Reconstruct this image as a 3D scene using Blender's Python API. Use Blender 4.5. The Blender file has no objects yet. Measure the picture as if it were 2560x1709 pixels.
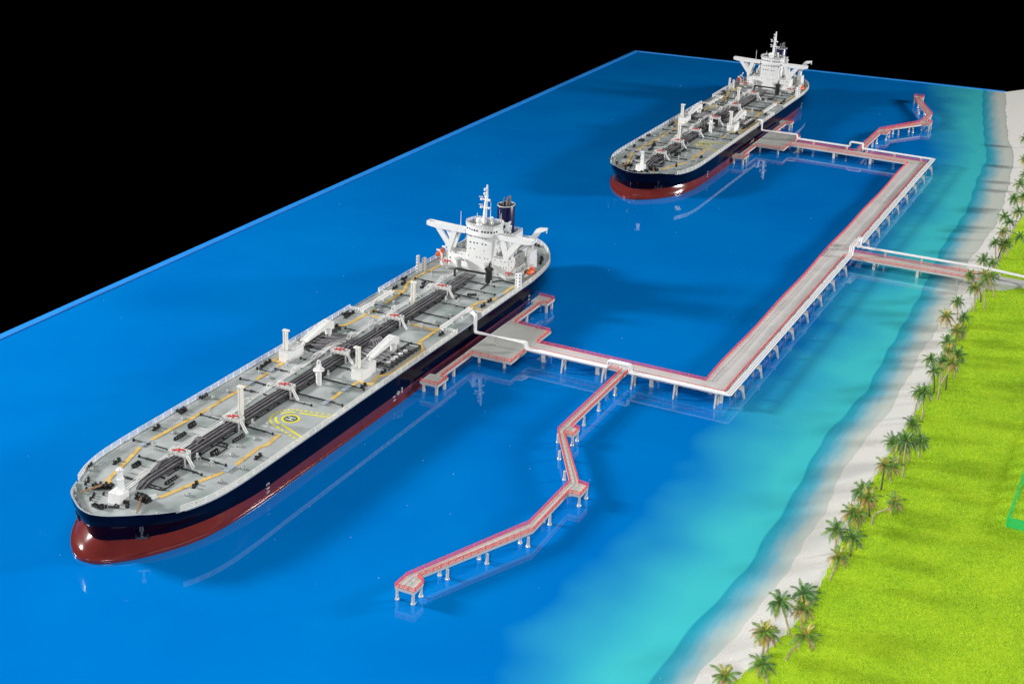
import bpy, math, random
import numpy as np
from mathutils import Vector, Matrix
random.seed(7)
sc = bpy.context.scene
col = sc.collection
R = math.radians
# ------------------------------------------------------------------ camera
# one unit is a metre of the modelled world; the camera is a lens with slight shift
CF, CX, CY = 3698.031, 1406.482, 572.944
YAW, PITCH, ROLL = 23.8849, -18.6343, 2.7503
CAM = (362.186, -437.275, 309.771)

def cam_axes():
    y, p, r = R(YAW), R(PITCH), R(ROLL)
    f = Vector((math.sin(-y)*math.cos(p), math.cos(-y)*math.cos(p), math.sin(p)))
    rt = Vector((math.cos(-y), -math.sin(-y), 0)); up = rt.cross(f)
    return rt*math.cos(r)+up*math.sin(r), up*math.cos(r)-rt*math.sin(r), f
cr, cu, cf = cam_axes()
cam = bpy.data.cameras.new('camera'); co = bpy.data.objects.new('camera', cam); col.objects.link(co)
co.matrix_world = Matrix(((cr.x, cu.x, -cf.x, CAM[0]), (cr.y, cu.y, -cf.y, CAM[1]), (cr.z, cu.z, -cf.z, CAM[2]), (0, 0, 0, 1)))
cam.sensor_width = 36; cam.sensor_fit = 'HORIZONTAL'; cam.lens = CF/2560*36
cam.shift_x = -(CX-1280)/2560; cam.shift_y = (CY-854.5)/2560
cam.clip_start = 5; cam.clip_end = 5000
sc.camera = co
sc.view_settings.view_transform = 'Standard'; sc.view_settings.look = 'None'
sc.view_settings.exposure = 0.0; sc.view_settings.gamma = 1
w = bpy.data.worlds.new('World'); sc.world = w; w.use_nodes = True
w.node_tree.nodes['Background'].inputs[0].default_value = (0, 0, 0, 1)
w.node_tree.nodes['Background'].inputs[1].default_value = 0
def softbox(name, loc, aim, sx, sy, power, colr=(1, 1, 1)):
    l = bpy.data.lights.new(name, 'AREA'); l.shape = 'RECTANGLE'; l.size = sx; l.size_y = sy
    l.energy = power; l.color = colr
    o = bpy.data.objects.new(name, l); col.objects.link(o); o.location = loc
    o.rotation_euler = (Vector(aim)-Vector(loc)).to_track_quat('-Z', 'Y').to_euler()
    return o
# studio lamps: one softbox to the left, one to the far right, an overhead bank and a front one
softbox('left_softbox', (-900, -110, 380), (100, 200, 0), 170, 100, 15.5e6, (1, .99, .97))
softbox('right_softbox', (1150, 1060, 370), (60, 520, 0), 190, 110, 16.5e6, (1, .99, .97))
softbox('overhead_bank', (60, 250, 900), (60, 300, 0), 500, 500, 2.2e6)
softbox('front_softbox', (330, -620, 420), (60, 200, 0), 160, 90, 4.5e6)

# ------------------------------------------------------------------ materials
M = {}
def mk(name, rgb, rough=.5, var=.08, scale=.25, bump=0., bscale=3., spec=.5, metal=0., stain=None):
    m = bpy.data.materials.new(name); m.use_nodes = True; nt = m.node_tree; N = nt.nodes; L = nt.links
    b = N['Principled BSDF']; b.inputs['Roughness'].default_value = rough
    b.inputs['Metallic'].default_value = metal; b.inputs['Specular IOR Level'].default_value = spec
    tc = N.new('ShaderNodeTexCoord'); nz = N.new('ShaderNodeTexNoise'); nz.inputs['Scale'].default_value = scale
    nz.inputs['Detail'].default_value = 5; L.new(tc.outputs['Object'], nz.inputs['Vector'])
    rp = N.new('ShaderNodeValToRGB'); rp.color_ramp.elements[0].position = .35; rp.color_ramp.elements[1].position = .65
    rp.color_ramp.elements[0].color = tuple(c*(1-var) for c in rgb)+(1,)
    rp.color_ramp.elements[1].color = tuple(min(1, c*(1+var)) for c in rgb)+(1,)
    L.new(nz.outputs['Fac'], rp.inputs['Fac']); out = rp.outputs['Color']
    if stain:
        n2 = N.new('ShaderNodeTexNoise'); n2.inputs['Scale'].default_value = stain[1]; n2.inputs['Detail'].default_value = 6
        mp = N.new('ShaderNodeMapping'); mp.inputs['Scale'].default_value = stain[3]
        L.new(tc.outputs['Object'], mp.inputs['Vector']); L.new(mp.outputs['Vector'], n2.inputs['Vector'])
        r2 = N.new('ShaderNodeValToRGB'); r2.color_ramp.elements[0].position = stain[2]; r2.color_ramp.elements[1].position = stain[2]+.18
        L.new(n2.outputs['Fac'], r2.inputs['Fac'])
        mx = N.new('ShaderNodeMix'); mx.data_type = 'RGBA'; L.new(r2.outputs['Color'], mx.inputs['Factor'])
        L.new(out, mx.inputs[6]); mx.inputs[7].default_value = tuple(stain[0])+(1,); out = mx.outputs[2]
    L.new(out, b.inputs['Base Color'])
    if bump:
        n3 = N.new('ShaderNodeTexNoise'); n3.inputs['Scale'].default_value = bscale; n3.inputs['Detail'].default_value = 4
        L.new(tc.outputs['Object'], n3.inputs['Vector'])
        bp = N.new('ShaderNodeBump'); bp.inputs['Strength'].default_value = bump; bp.inputs['Distance'].default_value = .1
        L.new(n3.outputs['Fac'], bp.inputs['Height']); L.new(bp.outputs['Normal'], b.inputs['Normal'])
    M[name] = m; return m
mk('navy', (.0015, .0016, .011), .13, .2, .08, spec=.12)
mk('funnel_navy', (.008, .008, .055), .25, .1, .2, spec=.45)
mk('red_paint', (.150, .023, .021), .14, .1, .1, bump=.04, bscale=.6)
mk('deck', (.40, .43, .43), .45, .10, .09, bump=.05, stain=((.24, .29, .28), .07, .47, (1, .6, 1)))
mk('rim', (.36, .41, .46), .4, .06)
mk('white', (.80, .80, .79), .38, .03, .5)
mk('cream', (.82, .80, .73), .4, .03, .5)
mk('lightgrey', (.5, .52, .51), .45, .08)
mk('pad_grey', (.11, .135, .125), .5, .08)
mk('fitting', (.34, .36, .36), .5, .1)
mk('midgrey', (.22, .24, .24), .5, .12)
mk('pipe', (.19, .18, .195), .25, .15, .6, spec=.8)
mk('pipe_dark', (.04, .038, .044), .25, .15, .6, spec=.8)
mk('black', (.016, .016, .018), .35, .2, 1.)
mk('glass', (.012, .014, .018), .15, .1, 1.)
mk('yellow', (.68, .45, .13), .5, .10, .4, stain=((.42, .27, .09), .3, .56, (1, 1, 1)))
mk('bright_yellow', (.82, .74, .02), .5, .06)
mk('red', (.62, .035, .03), .42, .1, 1.)
mk('rail_red', (.88, .09, .07), .42, .1, 1.)
mk('orange', (.80, .13, .035), .4, .1, 1.)
mk('rust', (.40, .24, .13), .6, .3, 2.)
mk('concrete_light', (.62, .61, .60), .55, .05, .08, bump=.06, bscale=2., stain=((.50, .50, .49), .09, .56, (1, .3, 1)))
mk('concrete', (.52, .53, .50), .55, .06, .08, bump=.06, bscale=2., stain=((.42, .43, .41), .12, .56, (1, .4, 1)))  # darker than concrete_light: shade on the loading platforms put into the colour
mk('pile', (.60, .59, .55), .42, .06, .4)
mk('white_pipe', (.84, .84, .84), .3, .02, .5)
mk('trestle', (.54, .54, .51), .4, .05, .4)
mk('glue', (.62, .64, .62), .06, .1, 1., spec=.9)
mk('trunk', (.46, .37, .25), .8, .25, 1.2, bump=.4, bscale=5)
mk('trunk_dark', (.13, .11, .07), .8, .25, 1.2, bump=.4, bscale=5)
mk('frond_green', (.15, .28, .045), .45, .35, .5)
mk('frond_deep', (.08, .19, .05), .45, .35, .5)
mk('frond_yellow', (.45, .38, .07), .5, .4, .5)
mk('frond_brown', (.34, .23, .08), .5, .4, .5)
mk('acrylic', (.05, .62, .15), .2, .05, 1.)
mk('path', (.50, .50, .50), .6, .04)
mk('radar_white', (.86, .86, .85), .3, .02)

# ------------------------------------------------------------------ mesh helpers
class MB:
    def __init__(s): s.v = []; s.f = []; s.sm = []
    def add(s, vs, fs, smooth=False):
        n = len(s.v); s.v += [tuple(v) for v in vs]
        for f in fs: s.f.append(tuple(i+n for i in f)); s.sm.append(smooth)
    def box(s, c, d, rz=0., taper=1.):
        ca, sa = math.cos(rz), math.sin(rz); vs = []
        for z in (-.5, .5):
            k = taper if z > 0 else 1
            for x, y in ((-.5, -.5), (.5, -.5), (.5, .5), (-.5, .5)):
                X, Y = x*d[0]*k, y*d[1]*k
                vs.append((c[0]+X*ca-Y*sa, c[1]+X*sa+Y*ca, c[2]+z*d[2]))
        s.add(vs, [(3, 2, 1, 0), (4, 5, 6, 7), (0, 1, 5, 4), (1, 2, 6, 5), (2, 3, 7, 6), (3, 0, 4, 7)]); return s
    def prism(s, poly, z0, z1):
        a = sum(poly[i][0]*poly[(i+1) % len(poly)][1]-poly[(i+1) % len(poly)][0]*poly[i][1] for i in range(len(poly)))
        if a < 0: poly = poly[::-1]
        n = len(poly); vs = [(p[0], p[1], z0) for p in poly]+[(p[0], p[1], z1) for p in poly]
        s.add(vs, [tuple(range(n-1, -1, -1)), tuple(range(n, 2*n))]+[(i, (i+1) % n, n+(i+1) % n, n+i) for i in range(n)]); return s
    def prismx(s, poly, x0, x1):          # polygon in y,z extruded along x
        n = len(poly); vs = [(x0, p[0], p[1]) for p in poly]+[(x1, p[0], p[1]) for p in poly]
        s.add(vs, [tuple(range(n)), tuple(range(2*n-1, n-1, -1))]+[(i, n+i, n+(i+1) % n, (i+1) % n) for i in range(n)]); return s
    def prismy(s, poly, y0, y1):          # polygon in x,z extruded along y
        n = len(poly); vs = [(p[0], y0, p[1]) for p in poly]+[(p[0], y1, p[1]) for p in poly]
        s.add(vs, [tuple(range(n)), tuple(range(2*n-1, n-1, -1))]+[(i, n+i, n+(i+1) % n, (i+1) % n) for i in range(n)]); return s
    def tube(s, pts, r, n=6, closed=False):
        P = [Vector(p) for p in pts]; k = len(P); vs = []; rr = r if isinstance(r, (list, tuple)) else [r]*k
        ref = Vector((0, 0, 1))
        for i, p in enumerate(P):
            if closed: a, b = P[i-1], P[(i+1) % k]
            else: a, b = P[max(i-1, 0)], P[min(i+1, k-1)]
            d1 = (p-a).normalized() if (p-a).length > 1e-6 else (b-p).normalized()
            d2 = (b-p).normalized() if (b-p).length > 1e-6 else d1
            t = (d1+d2); t = t.normalized() if t.length > 1e-6 else d1
            up = ref if abs(t.z) < .95 else Vector((0, 1, 0))
            u = t.cross(up).normalized(); v = u.cross(t).normalized()
            m = 1/max(.5, math.cos(min(1.2, d1.angle(d2)/2 if d1.length and d2.length else 0)))
            bend = (d2-d1); bdir = bend.normalized() if bend.length > 1e-4 else None
            for j in range(n):
                a_ = 2*math.pi*(j+.5)/n; o = u*math.cos(a_)*rr[i]+v*math.sin(a_)*rr[i]
                if bdir: o += bdir*(o.dot(bdir))*(m-1)
                vs.append(p+o)
        fs = []
        for i in range(k if closed else k-1):
            i2 = (i+1) % k
            for j in range(n): fs.append((i*n+j, i*n+(j+1) % n, i2*n+(j+1) % n, i2*n+j))
        s.add(vs, fs, n > 5)
        if not closed: s.add([vs[j] for j in range(n)], [tuple(range(n-1, -1, -1))]); s.add([vs[(k-1)*n+j] for j in range(n)], [tuple(range(n))])
        return s
    def lathe(s, prof, c=(0, 0, 0), n=16, sx=1., sy=1., cap=True):
        vs = []
        for r, z in prof:
            for j in range(n):
                a = 2*math.pi*j/n; vs.append((c[0]+r*sx*math.cos(a), c[1]+r*sy*math.sin(a), c[2]+z))
        fs = []
        for i in range(len(prof)-1):
            for j in range(n): fs.append((i*n+j, i*n+(j+1) % n, (i+1)*n+(j+1) % n, (i+1)*n+j))
        s.add(vs, fs, n > 8)
        if cap:
            k = (len(prof)-1)*n; s.add(vs[:n], [tuple(range(n-1, -1, -1))]); s.add(vs[k:], [tuple(range(n))])
        return s
    def ball(s, c, r, n=12, sz=1.):
        pr = [(max(.02, math.sin(math.pi*i/8))*r, -math.cos(math.pi*i/8)*r*sz) for i in range(9)]
        return s.lathe(pr, c, n)
    def mesh(s, name, mat):
        me = bpy.data.meshes.new(name); me.from_pydata(s.v, [], s.f); me.update()
        me.polygons.foreach_set('use_smooth', s.sm)
        me.set_sharp_from_angle(angle=R(42)); me.materials.append(M[mat] if isinstance(mat, str) else mat); return me
    def build(s, name, mat, parent=None, loc=None, rz=0., bevel=0.):
        me = s.mesh(name, mat); return place(name, me, parent, loc, rz, bevel)
def place(name, me, parent=None, loc=None, rz=0., bevel=0.):
    o = bpy.data.objects.new(name, me); col.objects.link(o)
    if loc: o.location = loc
    if rz: o.rotation_euler = (0, 0, rz)
    if parent: o.parent = parent
    if bevel:
        m = o.modifiers.new('bevel', 'BEVEL'); m.width = bevel; m.segments = 2; m.limit_method = 'ANGLE'
    return o
def tag(o, label=None, cat=None, group=None, kind=None):
    if label: o['label'] = label
    if cat: o['category'] = cat
    if group: o['group'] = group
    if kind: o['kind'] = kind
    return o
def empty(name, loc, label, cat, group=None):
    o = bpy.data.objects.new(name, None); col.objects.link(o); o.location = loc; o.empty_display_size = 1
    return tag(o, label, cat, group)
def copy_tree(o, parent=None):
    c = o.copy(); col.objects.link(c); c.parent = parent
    for ch in list(o.children): copy_tree(ch, c)
    return c
def smooth(pts, n, closed=False):
    """dense Catmull-Rom resample of a 2-D/3-D polyline by arc length"""
    P = [Vector(tuple(p)+(0,)*(3-len(p))) for p in pts]; out = []
    k = len(P)
    for i in range(k-1):
        p0, p1, p2, p3 = P[max(i-1, 0)], P[i], P[i+1], P[min(i+2, k-1)]
        for t in range(12):
            t /= 12; out.append(.5*((2*p1)+(p2-p0)*t+(2*p0-5*p1+4*p2-p3)*t*t+(3*p1-p0-3*p2+p3)*t**3))
    out.append(P[-1]); d = [0]
    for a, b in zip(out, out[1:]): d.append(d[-1]+(b-a).length)
    T = np.linspace(0, d[-1], n) if not hasattr(n, '__len__') else np.array(n)*d[-1]
    return [Vector((np.interp(t, d, [p.x for p in out]), np.interp(t, d, [p.y for p in out]), np.interp(t, d, [p.z for p in out]))) for t in T]
def rail(mb, pts, hs, r, step, closed=False, posts=True):
    P = [Vector(p) for p in pts]
    for h in hs: mb.tube([p+Vector((0, 0, h)) for p in P], r, 4, closed)
    if not posts: return
    seg = list(zip(P, P[1:]+([P[0]] if closed else [])))[:len(P) if closed else len(P)-1]
    tot = sum((b-a).length for a, b in seg); k = max(1, round(tot/step)); i = 0; acc = 0
    for q in range(k+1):
        t = q*tot/k
        while i < len(seg)-1 and acc+(seg[i][1]-seg[i][0]).length < t-1e-6: acc += (seg[i][1]-seg[i][0]).length; i += 1
        a, b = seg[i]; L = (b-a).length; p = a+(b-a)*min(1, (t-acc)/L if L else 0)
        mb.tube([p, p+Vector((0, 0, hs[-1]))], r*1.25, 4)
def text_mesh(txt, size, mat, extrude=.03):
    cu = bpy.data.curves.new('t', 'FONT'); cu.body = txt; cu.size = size; cu.extrude = extrude; cu.align_x = 'CENTER'
    o = bpy.data.objects.new('t', cu); col.objects.link(o)
    dg = bpy.context.evaluated_depsgraph_get(); me = bpy.data.meshes.new_from_object(o.evaluated_get(dg))
    bpy.data.objects.remove(o); me.materials.clear(); me.materials.append(M[mat]); return me

# ------------------------------------------------------------------ the base board: water, shore, land
SHORE = [(-320, 240), (-9, 235), (12, 238), (39, 241), (62, 242.6), (90, 243), (117, 243.5), (170, 240.5), (210, 243), (236, 245), (275, 244.4), (307, 243.5), (355, 244), (430, 243), (487, 239), (520, 240.5), (570, 242), (626, 238.5), (682, 234), (768, 225), (821, 212), (916, 195), (997, 183), (1060, 176)]
BAND = [(-320, 220), (3, 221), (23, 223), (42, 225), (61, 227.4), (83, 226.5), (122, 226.8), (190, 223.4), (225, 226), (255, 228.5), (300, 226.5), (332, 225.7), (400, 224), (482, 219), (507, 217.6), (596, 217.3), (683, 209.5), (748, 206), (809, 193.5), (920, 173), (1000, 160), (1060, 150)]
def fs(y): return float(np.interp(y, [a for a, b in SHORE], [b for a, b in SHORE]))+.45*math.sin(y*.113)+.3*math.sin(y*.37+1)+.2*math.sin(y*.91)
def fb(y): return float(np.interp(y, [a for a, b in BAND], [b for a, b in BAND]))+.5*math.sin(y*.17+2)
XL = -181.
def far_y(x): return 961+(x+181)*(44/361)
def grid_sheet(name, xa, xb, ys, nx, z, mat, attr=None):
    vs, fcs, at = [], [], []
    for y in ys:
        a, b = xa(y), xb(y)
        for i in range(nx+1):
            x = a+(b-a)*i/nx; yy = min(y, far_y(x)) if x < 180 else y
            vs.append((x, yy, z)); at.append(x-fb(y))
    for j in range(len(ys)-1):
        for i in range(nx):
            k = j*(nx+1)+i; fcs.append((k, k+1, k+nx+2, k+nx+1))
    me = bpy.data.meshes.new(name); me.from_pydata(vs, [], fcs); me.update(); me.materials.append(mat)
    if attr:
        A = me.attributes.new(attr, 'FLOAT', 'POINT'); A.data.foreach_set('value', at)
    o = bpy.data.objects.new(name, me); col.objects.link(o); tag(o, kind='structure'); return o
def water_mat():
    m = bpy.data.materials.new('printed_water'); m.use_nodes = True; nt = m.node_tree; N = nt.nodes; L = nt.links
    b = N['Principled BSDF']; b.inputs['Roughness'].default_value = .012; b.inputs['IOR'].default_value = 1.5
    at = N.new('ShaderNodeAttribute'); at.attribute_name = 'shore'; tc = N.new('ShaderNodeTexCoord')
    sp = N.new('ShaderNodeSeparateXYZ'); L.new(tc.outputs['Object'], sp.inputs[0])
    nz = N.new('ShaderNodeTexNoise'); nz.inputs['Scale'].default_value = .012; nz.inputs['Detail'].default_value = 3; L.new(tc.outputs['Object'], nz.inputs['Vector'])
    # the deep water print: saturated blues that drift over the board
    dr = N.new('ShaderNodeValToRGB'); e = dr.color_ramp.elements
    e[0].position = .30; e[0].color = (0, .162, .555, 1); e[1].position = .70; e[1].color = (0, .194, .60, 1)
    L.new(nz.outputs['Fac'], dr.inputs['Fac'])
    # distance to the printed drop-off
    md = N.new('ShaderNodeMath'); md.operation = 'MULTIPLY_ADD'; md.inputs[1].default_value = 1/130; md.inputs[2].default_value = 100/130
    n2 = N.new('ShaderNodeTexNoise'); n2.inputs['Scale'].default_value = .02; n2.inputs['Detail'].default_value = 2; L.new(tc.outputs['Object'], n2.inputs['Vector'])
    ma = N.new('ShaderNodeMath'); ma.operation = 'MULTIPLY_ADD'; ma.inputs[1].default_value = 36; L.new(n2.outputs['Fac'], ma.inputs[0])
    ms = N.new('ShaderNodeMath'); ms.operation = 'ADD'; ms.inputs[1].default_value = -18; L.new(ma.outputs[0], ms.inputs[0]); L.new(at.outputs['Fac'], ma.inputs[2])
    L.new(ms.outputs[0], md.inputs[0])
    tr = N.new('ShaderNodeValToRGB'); e = tr.color_ramp.elements
    e[0].position = .36; e[0].color = (0, 0, 0, 1); e[1].position = .70; e[1].color = (1, 1, 1, 1)
    L.new(md.outputs[0], tr.inputs['Fac'])
    tq = N.new('ShaderNodeMix'); tq.data_type = 'RGBA'; tq.inputs[7].default_value = (.058, .56, .62, 1)
    L.new(tr.outputs['Color'], tq.inputs['Factor']); L.new(dr.outputs['Color'], tq.inputs[6])
    # beyond the drop-off line: teal, then pale wet sand
    m2 = N.new('ShaderNodeMath'); m2.operation = 'MULTIPLY'; m2.inputs[1].default_value = 1/15.5
    n3 = N.new('ShaderNodeTexNoise'); n3.inputs['Scale'].default_value = .09; n3.inputs['Detail'].default_value = 7; n3.inputs['Roughness'].default_value = .7
    mp = N.new('ShaderNodeMapping'); mp.inputs['Scale'].default_value = (2.2, .35, 1); L.new(tc.outputs['Object'], mp.inputs['Vector']); L.new(mp.outputs['Vector'], n3.inputs['Vector'])
    ad = N.new('ShaderNodeMath'); ad.operation = 'MULTIPLY_ADD'; ad.inputs[1].default_value = 9; L.new(n3.outputs['Fac'], ad.inputs[0])
    a2 = N.new('ShaderNodeMath'); a2.operation = 'ADD'; a2.inputs[1].default_value = -4.5; L.new(ad.outputs[0], a2.inputs[0])
    L.new(at.outputs['Fac'], ad.inputs[2]); L.new(a2.outputs[0], m2.inputs[0])
    sr = N.new('ShaderNodeValToRGB'); e = sr.color_ramp.elements
    e[0].position = 0; e[0].color = (.02, .36, .50, 1); e[1].position = 1; e[1].color = (.62, .66, .60, 1)
    for p, c in ((.22, (.05, .40, .54, 1)), (.45, (.17, .47, .60, 1)), (.72, (.42, .57, .58, 1))):
        x = e.new(p); x.color = c
    L.new(m2.outputs[0], sr.inputs['Fac'])
    st = N.new('ShaderNodeMapRange'); st.inputs['From Min'].default_value = -.4; st.inputs['From Max'].default_value = .4; L.new(at.outputs['Fac'], st.inputs['Value'])
    fx = N.new('ShaderNodeMix'); fx.data_type = 'RGBA'; L.new(st.outputs[0], fx.inputs['Factor'])
    L.new(tq.outputs[2], fx.inputs[6]); L.new(sr.outputs['Color'], fx.inputs[7])
    L.new(fx.outputs[2], b.inputs['Base Color'])
    # dust specks and the faint unevenness of the clear sheet
    v = N.new('ShaderNodeTexNoise'); v.inputs['Scale'].default_value = .05; v.inputs['Detail'].default_value = 2; L.new(tc.outputs['Object'], v.inputs['Vector'])
    bp = N.new('ShaderNodeBump'); bp.inputs['Strength'].default_value = .025; bp.inputs['Distance'].default_value = .1
    L.new(v.outputs['Fac'], bp.inputs['Height']); L.new(bp.outputs['Normal'], b.inputs['Normal'])
    return m
ys = [-320+i*4 for i in range(346)]
ys = [y for y in ys if y <= 1040]
grid_sheet('water', lambda y: XL, lambda y: fs(y) if y < 1000 else 184, [y for y in ys if y <= 1005]+[1005], 150, 0, water_mat(), 'shore')
def sand_mat():
    m = mk('sand', (.71, .695, .655), .85, .10, 1.6, bump=.8, bscale=3.5, stain=((.70, .70, .68), .07, .50, (1, .4, 1)))
    return m
sand_mat()
def xr(y): return 255.5+1.2*math.sin(y*.031)-(0 if y > 40 else (40-y)*.16)
def sand_edge_far(y): return 420.
sb = grid_sheet('beach', lambda y: fs(y)-.6 if y < 1000 else 181, lambda y: xr(y)+6 if y < 560 else xr(560)+6+(y-560)*.9, [y for y in ys if y <= 1030], 40, .12, M['sand'])
PALMS = [(247.8, -23.2, -1.2, 9.8, 1, 0), (258.4, -8.7, -3.0, 8.0, 0, 0), (250.4, 9.4, -0.2, 9.2, 1, 0), (251.6, 10.8, -0.3, 7.2, 1, 0), (255.9, 25.1, -5.1, 12.0, 0, 0), (258.9, 35.7, -1.9, 11.9, 0, 0), (258.6, 30.4, -0.2, 8.9, 1, 0), (259.0, 9.7, 5.9, 11.4, 1, 0), (255.3, 91.1, -0.5, 9.2, 0, 0), (261.6, 91.0, 0.3, 8.1, 0, 0), (259.0, 69.3, 2.5, 11.2, 1, 0), (256.1, 113.2, -0.2, 6.8, 1, 0), (259.3, 112.7, -1.1, 6.9, 1, 0), (255.8, 131.7, -0.4, 8.2, 0, 0), (260.9, 126.3, -1.6, 8.3, 1, 1), (263.6, 119.7, 8.1, 13.2, 1, 1), (259.7, 152.1, 0.2, 12.2, 1, 0), (261.8, 162.0, -0.6, 7.4, 1, 0), (258.5, 182.0, -1.2, 9.3, 0, 0), (261.2, 179.5, 0.4, 10.9, 0, 0), (265.8, 168.8, -0.8, 18.3, 0, 0), (264.9, 185.0, -1.1, 10.3, 0, 0), (268.1, 191.6, -0.5, 8.9, 0, 0), (260.3, 212.7, -0.4, 6.6, 0, 0), (256.6, 235.9, 0.8, 12.5, 0, 0), (261.0, 232.6, -0.6, 14.5, 0, 0), (259.7, 267.4, -1.3, 11.8, 0, 0), (260.6, 278.5, -6.1, 13.1, 0, 1), (264.3, 274.2, -0.1, 14.7, 1, 0), (263.2, 260.3, 4.6, 21.1, 1, 1), (260.5, 284.2, -0.4, 11.7, 0, 0), (265.4, 291.5, 0.1, 13.5, 0, 0), (257.5, 309.4, 0.7, 7.2, 1, 0), (257.4, 318.7, -1.6, 8.0, 0, 0), (257.5, 338.1, -0.5, 8.4, 1, 0), (258.9, 345.6, -0.9, 4.7, 1, 0), (250.5, 363.6, -4.0, 4.7, 1, 0), (256.0, 366.0, 0.1, 6.2, 0, 0), (251.0, 376.4, -0.8, 10.8, 0, 0), (257.3, 394.8, -1.1, 14.7, 1, 0), (258.3, 412.4, -8.3, 15.4, 0, 1), (262.2, 402.4, -2.5, 20.2, 1, 0), (260.0, 432.9, -2.7, 6.7, 0, 0), (263.9, 425.4, -3.4, 12.0, 0, 0), (250.8, 466.5, -1.2, 7.9, 0, 0), (256.2, 463.4, -0.5, 8.3, 0, 0), (253.3, 496.6, -1.5, 10.8, 0, 1), (254.6, 498.5, 1.5, 10.0, 1, 0), (256.1, 498.3, 1.8, 11.5, 0, 0), (258.9, 505.8, 6.3, 14.8, 0, 1), (255.9, 512.8, -2.4, 13.9, 1, 0), (255.2, 542.7, -1.9, 11.9, 0, 0), (254.2, 572.0, 0.8, 11.4, 0, 0), (251.5, 559.4, -3.9, 9.9, 0, 0), (250.2, 614.9, -4.2, 8.4, 0, 0), (252.2, 611.5, 0.2, 11.6, 0, 0), (247.3, 664.7, -3.9, 5.4, 0, 0), (229.0, 798.4, -2.1, 7.8, 0, 0), (238.1, 734.9, -1.9, 6.8, 0, 0), (244.7, 689.2, -1.6, 6.6, 0, 0)]
def far_y2(x): return far_y(x) if x < 180 else 1005+1.6*(x-180)
def sheet2(name, xa, xb, ys, nx, z, mat):
    vs, fcs = [], []
    for y in ys:
        a, b = xa(y), xb(y)
        for i in range(nx+1):
            x = a+(b-a)*i/nx; vs.append((x, min(y, far_y2(x)), z))
    for j in range(len(ys)-1):
        for i in range(nx):
            k = j*(nx+1)+i; fcs.append((k, k+1, k+nx+2, k+nx+1))
    me = bpy.data.meshes.new(name); me.from_pydata(vs, [], fcs); me.update(); me.materials.append(M[mat])
    o = bpy.data.objects.new(name, me); col.objects.link(o); tag(o, kind='structure'); return o
bpy.data.objects.remove(sb)
sheet2('beach', lambda y: fs(y)-.6 if y < 1000 else 179.9+max(0, (y-1005)/1.6), lambda y: 430, [-320+i*5 for i in range(285)], 40, .14, 'sand')
# board under everything and its raised left and far rims
mk('board', (.01, .16, .55), .3, .06, .1)
mk('rim_blue', (.02, .27, .80), .4, .05, .1)
b = MB(); b.prism([(-186, -322), (432, -322), (432, 1395), (180.2, 1004.8), (-186, 960.2)], -9, -.3); tag(b.build('base_board', 'board'), kind='structure')
b = MB(); b.prism([(-186.2, -320), (-182.1, -320), (-182.1, 961), (-186.2, 960.5)], -.25, .7); tag(b.build('board_rim', 'rim_blue', bevel=.25), kind='structure')
b = MB(); b.prism([(-186.2, 961.2), (180, 1005.2), (180, 1008.5), (-186.2, 964.4)], -.25, .5); tag(b.build('board_rim', 'rim_blue', bevel=.25), kind='structure')
# lawn with a strip of path across it
def lawn_mat():
    m = bpy.data.materials.new('lawn'); m.use_nodes = True; nt = m.node_tree; N = nt.nodes; L = nt.links
    b = N['Principled BSDF']; b.inputs['Roughness'].default_value = .85; b.inputs['Specular IOR Level'].default_value = .2
    g = N.new('ShaderNodeTexCoord'); n = N.new('ShaderNodeTexNoise'); n.inputs['Scale'].default_value = 2.2; n.inputs['Detail'].default_value = 6; n.inputs['Roughness'].default_value = .75
    L.new(g.outputs['Object'], n.inputs['Vector']); r = N.new('ShaderNodeValToRGB'); e = r.color_ramp.elements
    e[0].position = .33; e[0].color = (.16, .34, .01, 1); e[1].position = .66; e[1].color = (.60, .76, .03, 1)
    x = e.new(.5); x.color = (.40, .62, .015, 1)
    n2 = N.new('ShaderNodeTexNoise'); n2.inputs['Scale'].default_value = .045; n2.inputs['Detail'].default_value = 4; L.new(g.outputs['Object'], n2.inputs['Vector'])
    ad = N.new('ShaderNodeMath'); ad.operation = 'MULTIPLY_ADD'; ad.inputs[1].default_value = .2; ad.inputs[2].default_value = -.11; L.new(n2.outputs['Fac'], ad.inputs[0])
    sm = N.new('ShaderNodeMath'); sm.operation = 'ADD'; L.new(n.outputs['Fac'], sm.inputs[0]); L.new(ad.outputs[0], sm.inputs[1])
    L.new(sm.outputs[0], r.inputs['Fac']); L.new(r.outputs['Color'], b.inputs['Base Color'])
    bp = N.new('ShaderNodeBump'); bp.inputs['Strength'].default_value = .6; bp.inputs['Distance'].default_value = .3; L.new(n.outputs['Fac'], bp.inputs['Height']); L.new(bp.outputs['Normal'], b.inputs['Normal'])
    M['lawn'] = m
lawn_mat()
lp = [(xr(y)+.5*math.sin(y*1.3)+.3*math.sin(y*3.1), y) for y in range(-320, 640, 3)]
b = MB(); b.prism(lp+[(429, 640), (429, -320)], .15, .75); tag(b.build('lawn', 'lawn'), kind='structure')
b = MB(); b.prism([(256.8, 452.4), (256.8, 464.2), (300, 465.3), (420, 468), (420, 455), (300, 453.6)], .76, .95); tag(b.build('path', 'path'), kind='structure')
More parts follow.
